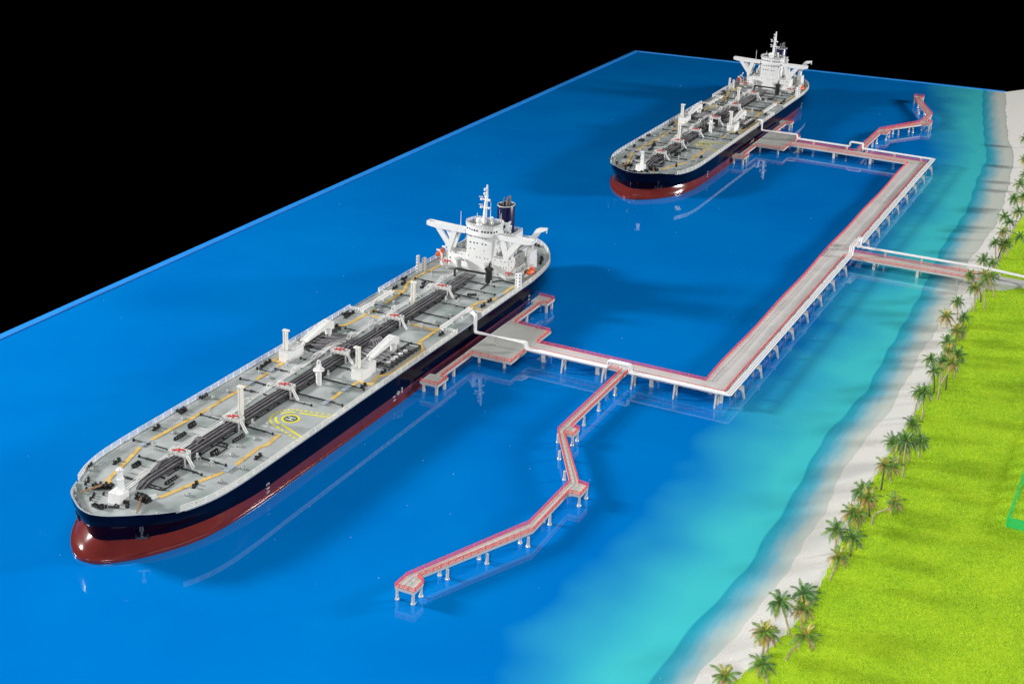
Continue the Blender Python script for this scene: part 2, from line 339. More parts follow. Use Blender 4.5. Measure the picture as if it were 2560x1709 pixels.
# short flock grass: one mesh of blades
rng = np.random.default_rng(3)
nb = 210000
yy = rng.uniform(-60, 560, nb*2); xx = 255+rng.power(1.0, nb*2)*95
xr_v = 255.5+1.2*np.sin(yy*.031)-np.where(yy > 40, 0, (40-yy)*.16)
keep = (xx > xr_v) & ~((yy > 452.2) & (yy < 466) & (xx > 256.5))
xx, yy = xx[keep][:nb], yy[keep][:nb]; nb = len(xx)
an = rng.uniform(0, 6.283, nb); hh = rng.uniform(.35, .95, nb); wd = rng.uniform(.07, .15, nb); lx = rng.normal(0, .3, nb); ly = rng.normal(0, .3, nb)
V = np.empty((nb, 3, 3)); V[:, 0] = np.stack([xx-wd*np.cos(an), yy-wd*np.sin(an), np.full(nb, .72)], 1)
V[:, 1] = np.stack([xx+wd*np.cos(an), yy+wd*np.sin(an), np.full(nb, .72)], 1); V[:, 2] = np.stack([xx+lx, yy+ly, .75+hh], 1)
me = bpy.data.meshes.new('grass'); me.vertices.add(nb*3); me.vertices.foreach_set('co', V.reshape(-1)); me.loops.add(nb*3)
me.loops.foreach_set('vertex_index', np.arange(nb*3)); me.polygons.add(nb); me.polygons.foreach_set('loop_start', np.arange(nb)*3); me.polygons.foreach_set('loop_total', np.full(nb, 3)); me.update()
def blade_mat():
    m = bpy.data.materials.new('blades'); m.use_nodes = True; nt = m.node_tree; N = nt.nodes; L = nt.links
    b = N['Principled BSDF']; b.inputs['Roughness'].default_value = .7; b.inputs['Specular IOR Level'].default_value = .2
    g = N.new('ShaderNodeNewGeometry'); r = N.new('ShaderNodeValToRGB'); e = r.color_ramp.elements
    e[0].position = 0; e[0].color = (.13, .34, .02, 1); e[1].position = 1; e[1].color = (.74, .82, .06, 1)
    x = e.new(.25); x.color = (.36, .62, .025, 1); x = e.new(.7); x.color = (.54, .78, .03, 1)
    tc = N.new('ShaderNodeTexCoord'); n2 = N.new('ShaderNodeTexNoise'); n2.inputs['Scale'].default_value = .045; n2.inputs['Detail'].default_value = 4; L.new(tc.outputs['Object'], n2.inputs['Vector'])
    ad = N.new('ShaderNodeMath'); ad.operation = 'MULTIPLY_ADD'; ad.inputs[1].default_value = .6; ad.inputs[2].default_value = -.36; L.new(n2.outputs['Fac'], ad.inputs[0])
    sm = N.new('ShaderNodeMath'); sm.operation = 'ADD'; L.new(g.outputs['Random Per Island'], sm.inputs[0]); L.new(ad.outputs[0], sm.inputs[1])
    L.new(sm.outputs[0], r.inputs['Fac']); L.new(r.outputs['Color'], b.inputs['Base Color']); return m
me.materials.append(blade_mat()); g = bpy.data.objects.new('grass', me); col.objects.link(g); tag(g, kind='stuff')

# dust and lint lying on the clear sheet
b = MB()
for k in range(150):
    y = rng.uniform(-60, 900); x = rng.uniform(-175, fb(y)+8); r = rng.uniform(.07, .2)
    b.add([(x-r, y-r*.6, .02), (x+r, y-r*.5, .02), (x+r*.8, y+r*.7, .03), (x, y, .02+r*.8)], [(0, 1, 3), (1, 2, 3), (2, 0, 3)])
tag(b.build('dust', 'white'), kind='stuff')

# ------------------------------------------------------------------ piers
ZT, ZB = 5.5, 4.3
def slab(parent, name, poly, zt=ZT, zb=ZB, mat='concrete', cap=True):
    b = MB(); b.prism(poly, zb, zt); o = b.build(name, mat, parent)
    if cap:      # thin kerb set in from the edge
        b = MB(); a = sum(poly[i][0]*poly[(i+1) % len(poly)][1]-poly[(i+1) % len(poly)][0]*poly[i][1] for i in range(len(poly)))
        pts = [Vector((p[0], p[1], zt+.06)) for p in poly]; b.tube(pts, .14, 4, True); b.build('kerb', 'concrete', parent)
    return o
def railing(parent, pts, z=ZT, step=4.6):
    b = MB(); rail(b, [(p[0], p[1], z) for p in pts], (.25, .95, 1.65), .13, step); return b.build('railing', 'rail_red', parent)
PILE = MB().lathe([(.85, -.1), (.85, 4.3)], n=10).mesh('pile', 'pile')
GLUE = MB(); GLUE.lathe([(1.35, 0), (1.25, .25), (.9, .55)], n=12, cap=False)
for k in range(3):
    a = k*2.1+.4; GLUE.ball((1.05*math.cos(a), 1.05*math.sin(a), .35), .33, 8)
GLUE = GLUE.mesh('glue_bead', 'glue')
def pile(parent, x, y, glue=False, ztop=ZB, s=1.):
    o = place('pile', PILE, parent, (x, y, 0)); o.scale = (s, s, ztop/4.3)
    if glue: place('glue_bead', GLUE, parent, (x, y, .02), random.random()*6).scale = (s, s, 1)
def square_pile(parent, x, y, w=1.5, d=1.5, ztop=ZB):
    b = MB(); b.box((0, 0, ztop/2), (w, d, ztop)); b.build('pile', 'pile', parent, (x, y, 0))

def platform(oy, label, group=None):
    p = empty('loading_platform', (41, oy, 0), label, 'pier', group); p.location = (0, oy, 0)
    slab(p, 'deck_slab', [(37.2, -23.5), (63, -23.5), (63, 24.5), (37.2, 26)])
    for s, e in ((1, 0), (-1, 0)):
        if s > 0: slab(p, 'dolphin_slab', [(34.6, 58.5), (44.6, 58.5), (44.6, 68.5), (34.6, 69.2)]); slab(p, 'gangway_slab', [(37.4, 26.1), (41, 26.1), (41, 58.4), (37.4, 58.4)], zt=ZT-.02)
        else: slab(p, 'dolphin_slab', [(34.6, -66), (44.6, -66), (44.6, -55.5), (34.6, -55.5)]); slab(p, 'gangway_slab', [(37.4, -55.4), (41, -55.4), (41, -23.6), (37.4, -23.6)], zt=ZT-.02)
    railing(p, [(35, -65.6), (44.2, -65.6), (44.2, -55.9), (40.7, -55.6), (40.7, -23.4), (62.6, -23.2), (62.6, -3.6)])
    railing(p, [(62.6, 8), (62.6, 24.1), (40.7, 25.6), (40.7, 58.6), (44.2, 58.9), (44.2, 68.1), (35, 68.8)])
    for x, y in ((36, -64.5), (43.4, -65), (43.4, -57.2), (40, -41.5), (43, -19.5), (57.5, -19.5), (58, 12), (43, 20), (41, 2), (40, 42), (43.4, 60), (43.4, 67), (36, 67)): pile(p, x, y)
    return p
near_platform = platform(205.3, 'grey loading platform with two stepped mooring ends beside the nearer tanker', 'tanker loading platforms')
far_platform = platform(682.5, 'grey loading platform with two stepped mooring ends beside the farther tanker', 'tanker loading platforms')

# near jetty road
j = empty('jetty_road', (0, 0, 0), 'straight grey jetty road from the nearer loading platform to the long causeway', 'pier', 'straight jetty roads')
slab(j, 'deck_slab', [(63.1, 201.7), (169.8, 201.7), (169.8, 212.3), (63.1, 212.3)], zt=ZT-.01, mat='concrete_light')
railing(j, [(63.2, 212), (157, 212)]); railing(j, [(64, 202), (113.5, 202)]); railing(j, [(121.5, 202), (169.4, 202)])
for x in (71.5, 102, 131.5, 168): square_pile(j, x, 203, 2.0, 1.6)
for x in (71.5, 102, 131.5, 160): square_pile(j, x, 210.6, 2.0, 1.6)
j2 = empty('jetty_road', (0, 0, 0), 'straight grey jetty road from the farther loading platform to the long causeway', 'pier', 'straight jetty roads')
slab(j2, 'deck_slab', [(63.1, 676.2), (169.8, 676.2), (169.8, 687.6), (63.1, 687.6)], zt=ZT-.01)
railing(j2, [(63.2, 676.5), (157, 676.5)]); railing(j2, [(64, 687.3), (113.5, 687.3)]); railing(j2, [(121.5, 687.3), (169.4, 687.3)])
for x in (70, 99, 128, 157): square_pile(j2, x, 677.6, 2.0, 1.6); square_pile(j2, x, 686, 2.0, 1.6)

# long causeway with its gently buckled deck
c = empty('causeway', (0, 0, 0), 'long grey causeway with a buckled deck running between the two jetty roads', 'pier')
def wz(x, y):
    k = (y-212)/465
    a = math.sin(k*math.pi*9.2)*.45+math.sin(k*math.pi*4.1+1)*.3
    e = min(1, max(0, (y-212)/12))*min(1, max(0, (676-y)/12))
    return a*e*(.25+.75*(170-x)/13.5)
vs, fc = [], []; nyc, nxc = 200, 6
Y = [212.4+(676-212.4)*i/nyc for i in range(nyc+1)]; X = [156.6+13.2*i/nxc for i in range(nxc+1)]
for y in Y:
    for x in X: vs.append((x, y, ZT+wz(x, y)))
for y in Y:
    for x in X: vs.append((x, y, ZB+wz(x, y)))
o_ = (nyc+1)*(nxc+1)
for i in range(nyc):
    for k in range(nxc):
        a = i*(nxc+1)+k; fc.append((a, a+1, a+nxc+2, a+nxc+1)); fc.append((a+o_, a+nxc+1+o_, a+nxc+2+o_, a+1+o_))
    a = i*(nxc+1); fc.append((a, a+nxc+1, a+nxc+1+o_, a+o_)); a += nxc; fc.append((a, a+o_, a+nxc+1+o_, a+nxc+1))
b = MB(); b.add(vs, fc, True); b.build('deck_slab', 'concrete_light', c)
for xs, ya, yb in ((156.9, 212.4, 675.8), (169.5, 203, 435), (169.5, 447, 687)):
    b = MB(); n = int((yb-ya)/3.2); pts = [(xs, ya+(yb-ya)*i/n, ZT+wz(xs, ya+(yb-ya)*i/n)) for i in range(n+1)]
    rail(b, pts, (.25, .95, 1.65), .13, 4.6); b.build('railing', 'rail_red', c)
JNT = MB().box((0, 0, 0), (12.2, .12, .05)).mesh('deck_joint', 'concrete')
for i in range(38):
    y = 222+i*12; place('deck_joint', JNT, c, (163.2, y, ZT+wz(163.2, y)+.02)).rotation_euler = (0, -.0, 0)
for i in range(17):
    y = 213+28.8*i; square_pile(c, 159.5, y, 1.6, 1.6, ZB-.5); square_pile(c, 168.5, y+1.5, 1.6, 1.6, ZB-.5)

# bridge to the shore
br = empty('shore_bridge', (0, 0, 0), 'grey bridge with red railings from the causeway to the sandy shore', 'bridge')
slab(br, 'deck_slab', [(170, 435), (258, 436.6), (262, 452.6), (256.7, 452.6), (246, 447.8), (170, 446.6)], zt=ZT-.02)
railing(br, [(170, 435.3), (259, 437)]); railing(br, [(170, 446.3), (246, 447.4), (257, 450)])
for x in (188.5, 215.5): square_pile(br, x, 437, 1.8, 1.8); square_pile(br, x, 445, 1.8, 1.8)
b = MB(); b.add([(256.6, 437, ZT-.1), (266, 438, ZT-.6), (280, 454.5, .97), (280, 464, .97), (258, 464, .97), (256.6, 452, 3.6), (256.6, 437, .3), (280, 454.5, .3), (280, 464, .3), (258, 464, .3), (266, 438, .3), (256.6, 452, .3)], [(0, 1, 2, 3, 4, 5), (1, 0, 6, 10), (2, 1, 10, 7), (0, 5, 11, 6), (5, 4, 9, 11)])
b.build('ramp', 'path', br)

# curved mooring walkways
def walkway(side, label):
    wk = empty('mooring_walkway', (0, 0, 0), label, 'walkway', 'winding mooring walkways')
    if side == 0:
        Lp = [(115.4, 201.6), (115.8, 124.5), (141.0, 82.5), (141.1, 43), (117.8, -14.5), (117.6, -23)]
        poly = Lp+[(125.8, -23), (125.6, -15.6), (121.8, -13.2), (144.9, 38.5), (144.4, 74), (149.8, 74.2), (149.5, 83.2), (144.2, 84.4), (119.3, 123.7), (124.1, 123.5), (124.0, 130.8), (119.3, 131.2), (118.8, 201.6)]
        la = Lp+[(125.8, -23), (125.6, -15.6), (121.8, -13.2), (144.9, 38.5), (144.4, 74), (149.8, 74.2), (149.5, 83.2), (144.4, 83.8)]
        lb = [(144.2, 84.4), (119.3, 123.7), (124.1, 123.5), (124.0, 130.8), (119.3, 131.2), (118.8, 201.6)]
        legs = [(119.4, 184.5), (119.5, 164.0), (119.6, 146.2), (123.4, 129.8), (123.4, 124.4), (116.4, 124), (124.0, 109.1), (134.0, 92.9), (149, 75), (149, 82.5), (141.8, 81), (141.6, 55.4), (144.7, 55), (144.5, 35.2), (140.6, 36.0), (136.0, 16), (131.8, 17.4), (127.9, -1.2), (124.0, -.3), (125, -22.2), (118.2, -22.2), (125.0, -16.4)]
    else:
        Lp = [(113.4, 687.8), (113.5, 768), (138, 814), (138, 843), (112.9, 906), (112.9, 913.5)]
        poly = Lp+[(121.1, 913.5), (121, 904.5), (117.6, 903), (141.4, 849), (141.6, 822), (147.2, 820), (147.4, 808), (141, 806.5), (118.2, 770), (122.6, 769.6), (122.6, 757), (117.3, 756.6), (117.2, 687.8)]
        la = Lp+[(121.1, 913.5), (121, 904.5), (117.6, 903), (141.4, 849), (141.6, 822), (147.2, 820), (147.4, 808), (141, 806.5), (118.2, 770)]
        lb = [(118.2, 769.8), (122.6, 769.6), (122.6, 757), (117.3, 756.6), (117.2, 687.8)]
        legs = [(117.1, 712), (117.1, 730.4), (118, 741.3), (122, 758), (122, 768.6), (122.5, 781), (127.1, 780), (132.7, 796), (136.1, 795), (141, 808), (146.6, 809), (146.6, 818), (139, 830), (140, 850), (131, 868), (126.5, 866), (121, 889), (114, 905), (114, 912.5), (120.3, 912.5), (120.3, 905.5)]
    slab(wk, 'deck_slab', poly, ZT-.03, ZB, cap=False)
    railing(wk, la, ZT-.03, 3.6); railing(wk, lb, ZT-.03, 3.6)
    for x, y in legs: pile(wk, x, y, True, s=.72)
    return wk
walkway(0, 'near winding walkway with red railings on glued white piles, leaving the nearer jetty road')
walkway(1, 'far winding walkway with red railings, leaving the farther jetty road')

# ------------------------------------------------------------------ pipelines on trestles
def pl_trestle(parent, x, y, rz, zt=6.7, raked=True):
    b = MB()
    b.box((0, 0, zt-.25), (.9, 5.4, .5), 0)
    if raked:
        b.prismx([(-2.6, zt-.5), (2.0, zt-.5), (2.0, 0), (1.2, 0), (1.1, 2.8), (.4, 4.4), (-1.6, 4.4), (-2.2, 2.8), (-2.9, 0), (-3.7, 0)], -.42, .42)
    else:
        b.box((0, 2, zt/2-.25), (.8, .8, zt-.5)); b.box((0, -2, zt/2-.25), (.8, .8, zt-.5))
    b.build('trestle', 'trestle', parent, (x, y, 0), rz)
def bend(pts, r=1.1, n=4):
    P = [Vector(p) for p in pts]; out = [P[0]]
    for i in range(1, len(P)-1):
        a, b_, c_ = P[i-1], P[i], P[i+1]; d1 = (a-b_); d2 = (c_-b_); rr = min(r, d1.length*.45, d2.length*.45)
        p, q_ = b_+d1.normalized()*rr, b_+d2.normalized()*rr
        for k in range(n+1):
            t = k/n; out.append(p.lerp(b_, t).lerp(b_.lerp(q_, t), t))
    out.append(P[-1]); return out
RP = .48
pn = empty('product_pipeline', (0, 0, 0), 'triple white pipeline from the nearer tanker along the jetty and causeway to the bridge', 'pipeline', 'white product pipelines')
for k in range(3):
    o = (k-1)*1.15
    pts = [(27.3, 205.5+o*.8, 16.4), (28.6, 203.6+o*.8, 18.6), (34.6, 196.6+o*.8, 20.2), (34.7, 196.2+o*.8, 11.1), (62.9-o*.3, 198.7-o, 10.4), (63.6, 198.7-o, 7.3), (109.4, 198.6-o, 7.3), (109.4, 198.9-o, 10.9), (121.2, 198.9-o, 10.9), (121.2, 198.6-o, 7.3), (173.2+o, 198.6-o, 7.3), (173.4+o, 436, 7.3), (173.4+o, 437.5, 12.3), (173.4+o, 450.5-o, 12.6), (173.4+o, 451.8-o, 7.6)]
    MB().tube(bend(pts, 1.0), RP, 10).build('pipe', 'white_pipe', pn)
for x in (85.4, 107.8, 123.8, 146.2, 167.6): pl_trestle(pn, x, 198.2, 0, 6.8)
for i in range(8): pl_trestle(pn, 173.6, 213+28.8*i, math.pi/2, 6.8)
for dx in (48.5, 50.3):
    MB().box((0, 0, 7.9), (.35, .4, 4.8)).build('stand_leg', 'trestle', pn, (dx-3.9, 198.3, 0))
MB().box((45.5, 198.3, 10.2), (2.6, 1.6, .3)).box((45.5, 198.3, 8.2), (1.6, .2, .3)).box((45.5, 198.3, 6.6), (1.6, .2, .3)).build('stand_beam', 'trestle', pn)
pf = empty('product_pipeline', (0, 0, 0), 'triple white pipeline from the farther tanker along the jetty and causeway to the bridge', 'pipeline', 'white product pipelines')
for k in range(3):
    o = (k-1)*1.15
    pts = [(29.4, 688.5+o*.8, 16.4), (31, 687.5+o*.8, 18.8), (36, 685+o*.8, 19.8), (36.1, 685.6+o*.8, 11.3), (64.2-o*.3, 690.4+o, 10.9), (64.9, 690.8+o, 7.6), (107.6, 691.5+o, 7.6), (107.6, 691.8+o, 11.4), (117.8, 691.8+o, 11.4), (117.8, 691.5+o, 7.6), (173.2+o, 692.5+o, 7.4), (173.4+o, 462, 7.3), (173.4+o, 460.5, 11.4), (173.4+o, 458.4, 11.6), (173.4+o, 457, 7.8), (173.4+o, 453.2, 7.7)]
    MB().tube(bend(pts, 1.0), RP, 10).build('pipe', 'white_pipe', pf)
for x in (78, 105, 121, 143, 164): pl_trestle(pf, x, 692, math.pi, 7)
for i in range(9, 17): pl_trestle(pf, 173.6, 213+28.8*i, math.pi/2, 6.8)
MB().box((48.8, 687.2, 7.9), (.35, .4, 4.8)).box((50.6, 687.2, 7.9), (.35, .4, 4.8)).box((49.7, 687.2, 10.4), (2.4, 1.4, .3)).build('stand_leg', 'trestle', pf)
ps = empty('shore_pipeline', (0, 0, 0), 'white pipeline running beside the bridge and on over the lawn', 'pipeline')
for k in range(3):
    o = (k-1)*1.1
    MB().tube([(173.6, 452.6+o, 7.7), (250, 455+o, 7.7), (262, 455.2+o, 7.3), (300, 456+o, 5.2), (420, 458+o, 5)], RP, 10).build('pipe', 'white_pipe', ps)
for x, h in ((191, 7.2), (214, 7.2), (237, 7.2), (262, 6.8), (278, 5.8), (300, 4.6)):
    MB().box((0, -1.2, h/2), (.7, .7, h)).box((0, 1.2, h/2), (.7, .7, h)).box((0, 0, h-.2), (.8, 4, .4)).build('trestle', 'pile', ps, (x, 455, 0))

# ------------------------------------------------------------------ the low green acrylic wall at the right
gw = empty('green_wall', (0, 0, 0), 'low bright green plastic wall on posts at the right edge of the lawn', 'wall')
MB().box((345, 146.6, 3.0), (61, .5, 4.6)).build('panel', 'acrylic', gw)
MB().box((314.4, 198, 4.8), (.5, 103, 1.0)).build('top_rail', 'acrylic', gw)
for y in (152, 163, 175, 187, 199, 211, 223, 235): MB().box((315.0, y, 2.6), (.5, 5.2, 3.4)).build('post', 'acrylic', gw)
MB().box((314.4, 146.6, 3.0), (.7, .7, 4.7)).build('post', 'acrylic', gw)

# ------------------------------------------------------------------ palms
def frond_mesh(L, droop, mat, seed):
    rnd = random.Random(seed); b = MB(); pts = []
    n = 9
    for i in range(n+1):
        t = i/n; r = L*(t-.13*t*t*droop*1.4); z = L*(.32*t-droop*.62*t*t)
        pts.append(Vector((r, 0, z)))
    b.tube(pts, [.10*(1-.75*i/n) for i in range(n+1)], 4)
    m = 20
    for i in range(1, m+1):
        t = i/m*.97+.03; f = t*n; k = min(n-1, int(f)); p = pts[k].lerp(pts[k+1], f-k); d = (pts[k+1]-pts[k]).normalized()
        wl = L*.25*math.sin(math.pi*min(1, .16+t*.80))**.8*(.85+.3*rnd.random())
        for s in (-1, 1):
            tip = p+d*wl*.75+Vector((0, s*wl*.75, -wl*(.28+.25*rnd.random()))); up = Vector((0, 0, .04))
            q_ = p+d*.2*L/6; mid = (p+tip)*.5+d*.06+Vector((0, 0, .05))
            b.add([p-d*.05, q_, mid+d*.09, tip, mid-d*.11], [(0, 1, 2, 3, 4)] if s > 0 else [(4, 3, 2, 1, 0)])
    return b.mesh('frond', mat)
FR = {}
for mt in ('frond_green', 'frond_deep', 'frond_yellow', 'frond_brown'):
    FR[mt] = [frond_mesh(1*5.9, d, mt, hash_) for hash_, d in ((1, .35), (2, .75), (3, 1.15), (4, 1.5))]
LOOK = {0: ('green-fronded', ['frond_green', 'frond_deep', 'frond_green', 'frond_deep']), 1: ('yellowing', ['frond_yellow', 'frond_green', 'frond_brown', 'frond_yellow'])}
def where(y):
    if y < -5: return 'at the bottom edge of the lawn'
    if y < 45: return 'in the nearest clump at the lawn edge'
    if y < 100: return 'in the second clump at the lawn edge'
    if y < 140: return 'in the clump beside the lone leaning palm'
    if y < 240: return 'in the middle row where sand meets lawn'
    if y < 380: return 'in the dense group below the bridge'
    if y < 480: return 'around the landing of the bridge'
    return 'on the far beach beyond the bridge'
ORD = ['first', 'second', 'third', 'fourth', 'fifth', 'sixth', 'seventh', 'eighth', 'ninth', 'tenth', 'eleventh', 'twelfth', 'thirteenth', 'fourteenth', 'fifteenth', 'sixteenth']
cnt = {}
for i, (px, py, dx, h, tint, cv) in enumerate(sorted(PALMS, key=lambda p: p[1])):
    rnd = random.Random(100+i); h = max(h, 5.5)
    look = LOOK[tint][0]; wh = where(py); k = cnt.get(wh, 0); cnt[wh] = k+1
    shape = 'bent' if cv else ('leaning' if abs(dx) > 3.5 else ('tall' if h > 13 else ('short' if h < 8 else 'upright')))
    t = empty('palm_tree', (px, py, .7), '%s %s palm, %s from the front %s' % (shape, look, ORD[k], wh), 'palm tree', 'model palm trees along the shore')
    dy = rnd.uniform(-.6, .6)
    if cv: c1 = (dx*.05-(.5 if dx < 2 else 0), 0, h*.38); c2 = (dx*.62, dy*.5, h*.70)
    else: c1 = (dx*.25+rnd.uniform(-.3, .3), 0, h*.35); c2 = (dx*.62+rnd.uniform(-.25, .25), dy*.4, h*.7)
    pts = smooth([(0, 0, -.2), c1, c2, (dx, dy, h)], 12)
    b = MB(); b.tube(pts, [.48-.24*(j/11)+.035*(j % 2) for j in range(12)], 8); b.build('trunk', 'trunk' if rnd.random() > .15 else 'trunk_dark', t)
    nf = rnd.randint(22, 27); s0 = rnd.uniform(.95, 1.18)*(1.08 if py < 60 else 1)
    for f in range(nf):
        tier = 0 if f < 5 else (1 if f < 12 else (2 if f < 20 else 3))
        a = f*2.399+rnd.uniform(-.25, .25); mt = LOOK[tint][1][tier] if tint else rnd.choice(LOOK[0][1]+['frond_green'])
        if tint and rnd.random() < .3: mt = 'frond_green'
        if not tint and tier == 3 and rnd.random() < .4: mt = 'frond_yellow'
        o = place('frond', FR[mt][tier], t, (dx, dy, h)); s = s0*rnd.uniform(.8, 1.1)*(.82 if tier == 0 else 1)
        o.rotation_euler = (rnd.uniform(-.15, .15), (-.95, -.45, -.02, .35)[tier]+rnd.uniform(-.15, .15), a); o.scale = (s, s, s)
# ------------------------------------------------------------------ the tanker (bow towards -y, built round its own centre line)
DZ = 15.5
T = empty('tanker_ship', (0.5, 0, 0), 'nearer oil tanker model, navy and red hull, its bow towards the viewer', 'ship', 'oil tanker models')
NP = 90
tt = [.5-.5*math.cos(math.pi*i/(NP-1)) for i in range(NP)]
tt = [.5*t+.5*(i/(NP-1)) for i, t in enumerate(tt)]
def half(pts): return smooth([(x, y) for y, x in pts], tt)
WL = half([(-57.9, .0), (-57.3, 4), (-54.2, 9), (-50.5, 13), (-47, 16), (-42, 19.6), (-30, 26), (-17, 30), (5, 32.1), (40, 32.5), (140, 32.5), (235, 32.3), (262, 30), (282, 24.5), (298, 16), (310, 7.5), (317, 1.5), (318, 0)])
BT = half([(-50.2, 0), (-49.4, 3.6), (-46.2, 8.5), (-42, 13.6), (-36.8, 18), (-30, 22.6), (-16.5, 27.8), (0, 31), (12, 32.2), (40, 32.5), (140, 32.5), (245, 32.5), (268, 31.4), (286, 28.4), (300, 23), (312, 15), (321, 6), (323, 0)])
DK = half([(-53.2, 0), (-52.4, 4), (-51, 7.4), (-47.2, 13.2), (-44.3, 16.9), (-40, 20.6), (-32, 25.4), (-24, 28.8), (-15, 31.1), (-3, 32.2), (12, 32.5), (40, 32.5), (140, 32.5), (255, 32.5), (272, 32.1), (288, 30.6), (300, 28), (310, 23.6), (318, 18.6), (325, 12.4), (330, 5.5), (331.4, 0)])
def lerp(A, B, k): return [a.lerp(b, k) for a, b in zip(A, B)]
def ring(A, z, inset=0.):
    out = []
    n = len(A)
    for i, p in enumerate(A):
        a, b = A[max(i-1, 0)], A[min(i+1, n-1)]; t = (b-a).normalized(); nn = Vector((t.y, -t.x, 0))
        if i == 0: nn = Vector((0, -1, 0))
        if i == n-1: nn = Vector((0, 1, 0))
        q = p-nn*inset; out.append(Vector((max(0, q.x), q.y, z)))
    return out
def shell(rings, close_top=False):
    vs, fc = [], []; n = NP; m = 2*n-2
    for Rg in rings:
        loop = list(Rg)+[Vector((-p.x, p.y, p.z)) for p in Rg[-2:0:-1]]; vs += loop
    for k in range(len(rings)-1):
        for i in range(m): fc.append((k*m+i, k*m+(i+1) % m, (k+1)*m+(i+1) % m, (k+1)*m+i))
    if close_top: fc.append(tuple((len(rings)-1)*m+i for i in range(m)))
    b = MB(); b.add(vs, fc, True); return b
sk = lambda k: lerp(WL, BT, k)
b = shell([ring(WL, -.2, .15), ring(WL, .0, 0), ring(WL, 1.3, 0), ring(WL, 1.38, .06), ring(sk(.16), 1.6, .5), ring(sk(.30), 2.5, .48), ring(sk(.55), 3.6, .42), ring(sk(.8), 4.7, .34), ring(BT, 5.8, .26)])
b.build('lower_hull', 'red_paint', T)
up = [(5.8, 0), (7.2, .06), (8.8, .2), (10.5, .42), (12.3, .68), (14, .88), (15.55, 1)]
b = shell([ring(lerp(BT, DK, k), z, max(0, .2-(z-5.8)*.05)) for z, k in up]); b.build('upper_hull', 'navy', T)
# deck sheet with camber
vs, fc = [], []; nx = 12; Rg = ring(DK, DZ, .25)
for p in Rg:
    for i in range(nx+1):
        u = -1+2*i/nx; vs.append((p.x*u, p.y, DZ-.1+.45*(1-u*u)*min(1, p.x/20)))
for j_ in range(NP-1):
    for i in range(nx):
        k = j_*(nx+1)+i; fc.append((k, k+1, k+nx+2, k+nx+1))
b = MB(); b.add(vs, fc, True); b.build('deck', 'deck', T)
# gunwale strip and bow bulwark
def path_between(A, y0, y1): return [p for p in A if y0 <= p.y <= y1]
fwd = [p for p in DK if p.y <= -31]
def both(A): return [Vector((-p.x, p.y, p.z)) for p in A[::-1]]+list(A[1:])
ob = both(fwd); vs, fc = [], []; n = len(ob)
def nrm(i):
    a, b_ = ob[max(i-1, 0)], ob[min(i+1, n-1)]; t = (b_-a).normalized(); return Vector((t.y, -t.x, 0))
for i, p in enumerate(ob):
    h = min(1, i/4, (n-1-i)/4); zt = 15.55+(.7+2.2*h); nn = nrm(i); o_ = nn*(.35*h)
    vs += [(p.x+nn.x*.0, p.y+nn.y*.0, 15.5), (p.x+o_.x, p.y+o_.y, zt), (p.x+o_.x-nn.x*.75, p.y+o_.y-nn.y*.75, zt), (p.x-nn.x*.6, p.y-nn.y*.6, 15.3)]
b = MB(); b.add(vs, [(i*4, (i+1)*4, (i+1)*4+1, i*4+1) for i in range(n-1)], True); b.build('bulwark_side', 'navy', T)
b = MB(); b.add(vs, [(i*4+1, (i+1)*4+1, (i+1)*4+2, i*4+2) for i in range(n-1)]+[(0, 1, 2, 3), (n*4-4, n*4-1, n*4-2, n*4-3)]); b.build('bulwark_rim', 'rim', T)
b = MB(); b.add(vs, [(i*4+2, (i+1)*4+2, (i+1)*4+3, i*4+3) for i in range(n-1)])
for i in range(2, n-2):
    if i % 2 == 0:
        p = ob[i]; nn = nrm(i); a = math.atan2(nn.y, nn.x); b.box((p.x-nn.x*1.1, p.y-nn.y*1.1, 16.5), (1.2, .16, 2), a)
b.build('bulwark_inside', 'lightgrey', T)
rest = [p for p in DK if p.y >= -31.5]
b = MB()
for s in (1, -1): b.tube([(s*p.x, p.y, DZ+.06) for p in rest], .26, 4)
b.build('gunwale', 'rim', T)
# railings: fore run each side, a gap for the gangway, then round the stern
def dk_path(y0, y1, n, ins=.35):
    A = ring(DK, DZ, ins); ys_ = [p.y for p in A]; xs_ = [p.x for p in A]
    return [(float(np.interp(y, ys_, xs_)), y) for y in np.linspace(y0, y1, n)]
for s in (1, -1):
    b = MB(); rail(b, [(s*x, y, DZ) for x, y in dk_path(-31, 180.5, 60)], (.3, 1.05, 1.8, 2.55), .17, 5.6); b.build('railing', 'cream' if s > 0 else 'white', T)
    b = MB(); rail(b, [(s*x, y, DZ) for x, y in dk_path(209, 300, 26)], (.3, 1.05, 1.8, 2.55), .17, 5.6); b.build('railing', 'cream' if s > 0 else 'white', T)
    b = MB(); rail(b, [(s*31.6, 180.5, DZ), (s*25.5, 180.5, DZ)], (.9, 1.7), .22, 1.6); b.build('railing', 'white', T)
    b = MB(); rail(b, [(s*31.6, 209, DZ), (s*25.5, 209, DZ)], (1.7,), .22, 2.6); b.build('railing', 'white', T)
A = [p for p in ring(DK, DZ, .35) if p.y >= 299]; st = [(p.x, p.y, DZ) for p in A]+[(-p.x, p.y, DZ) for p in A[::-1]]
b = MB(); rail(b, st, (.3, 1.05, 1.8, 2.55), .17, 5.6); b.build('railing', 'cream', T)
# stowed gangways in the railing gaps
for s in (1, -1):
    g = MB().box((s*24, 194.5, DZ+1.5), (1.7, 32, .5)).box((s*23.1, 194.5, DZ+2.2), (.2, 32, 1.0)).box((s*24.9, 194.5, DZ+2.2), (.2, 32, 1.0))
    for y in (180, 190, 200, 209): g.box((s*24, y, DZ+.7), (1.4, .3, 1.3))
    g.build('gangway', 'white', T)

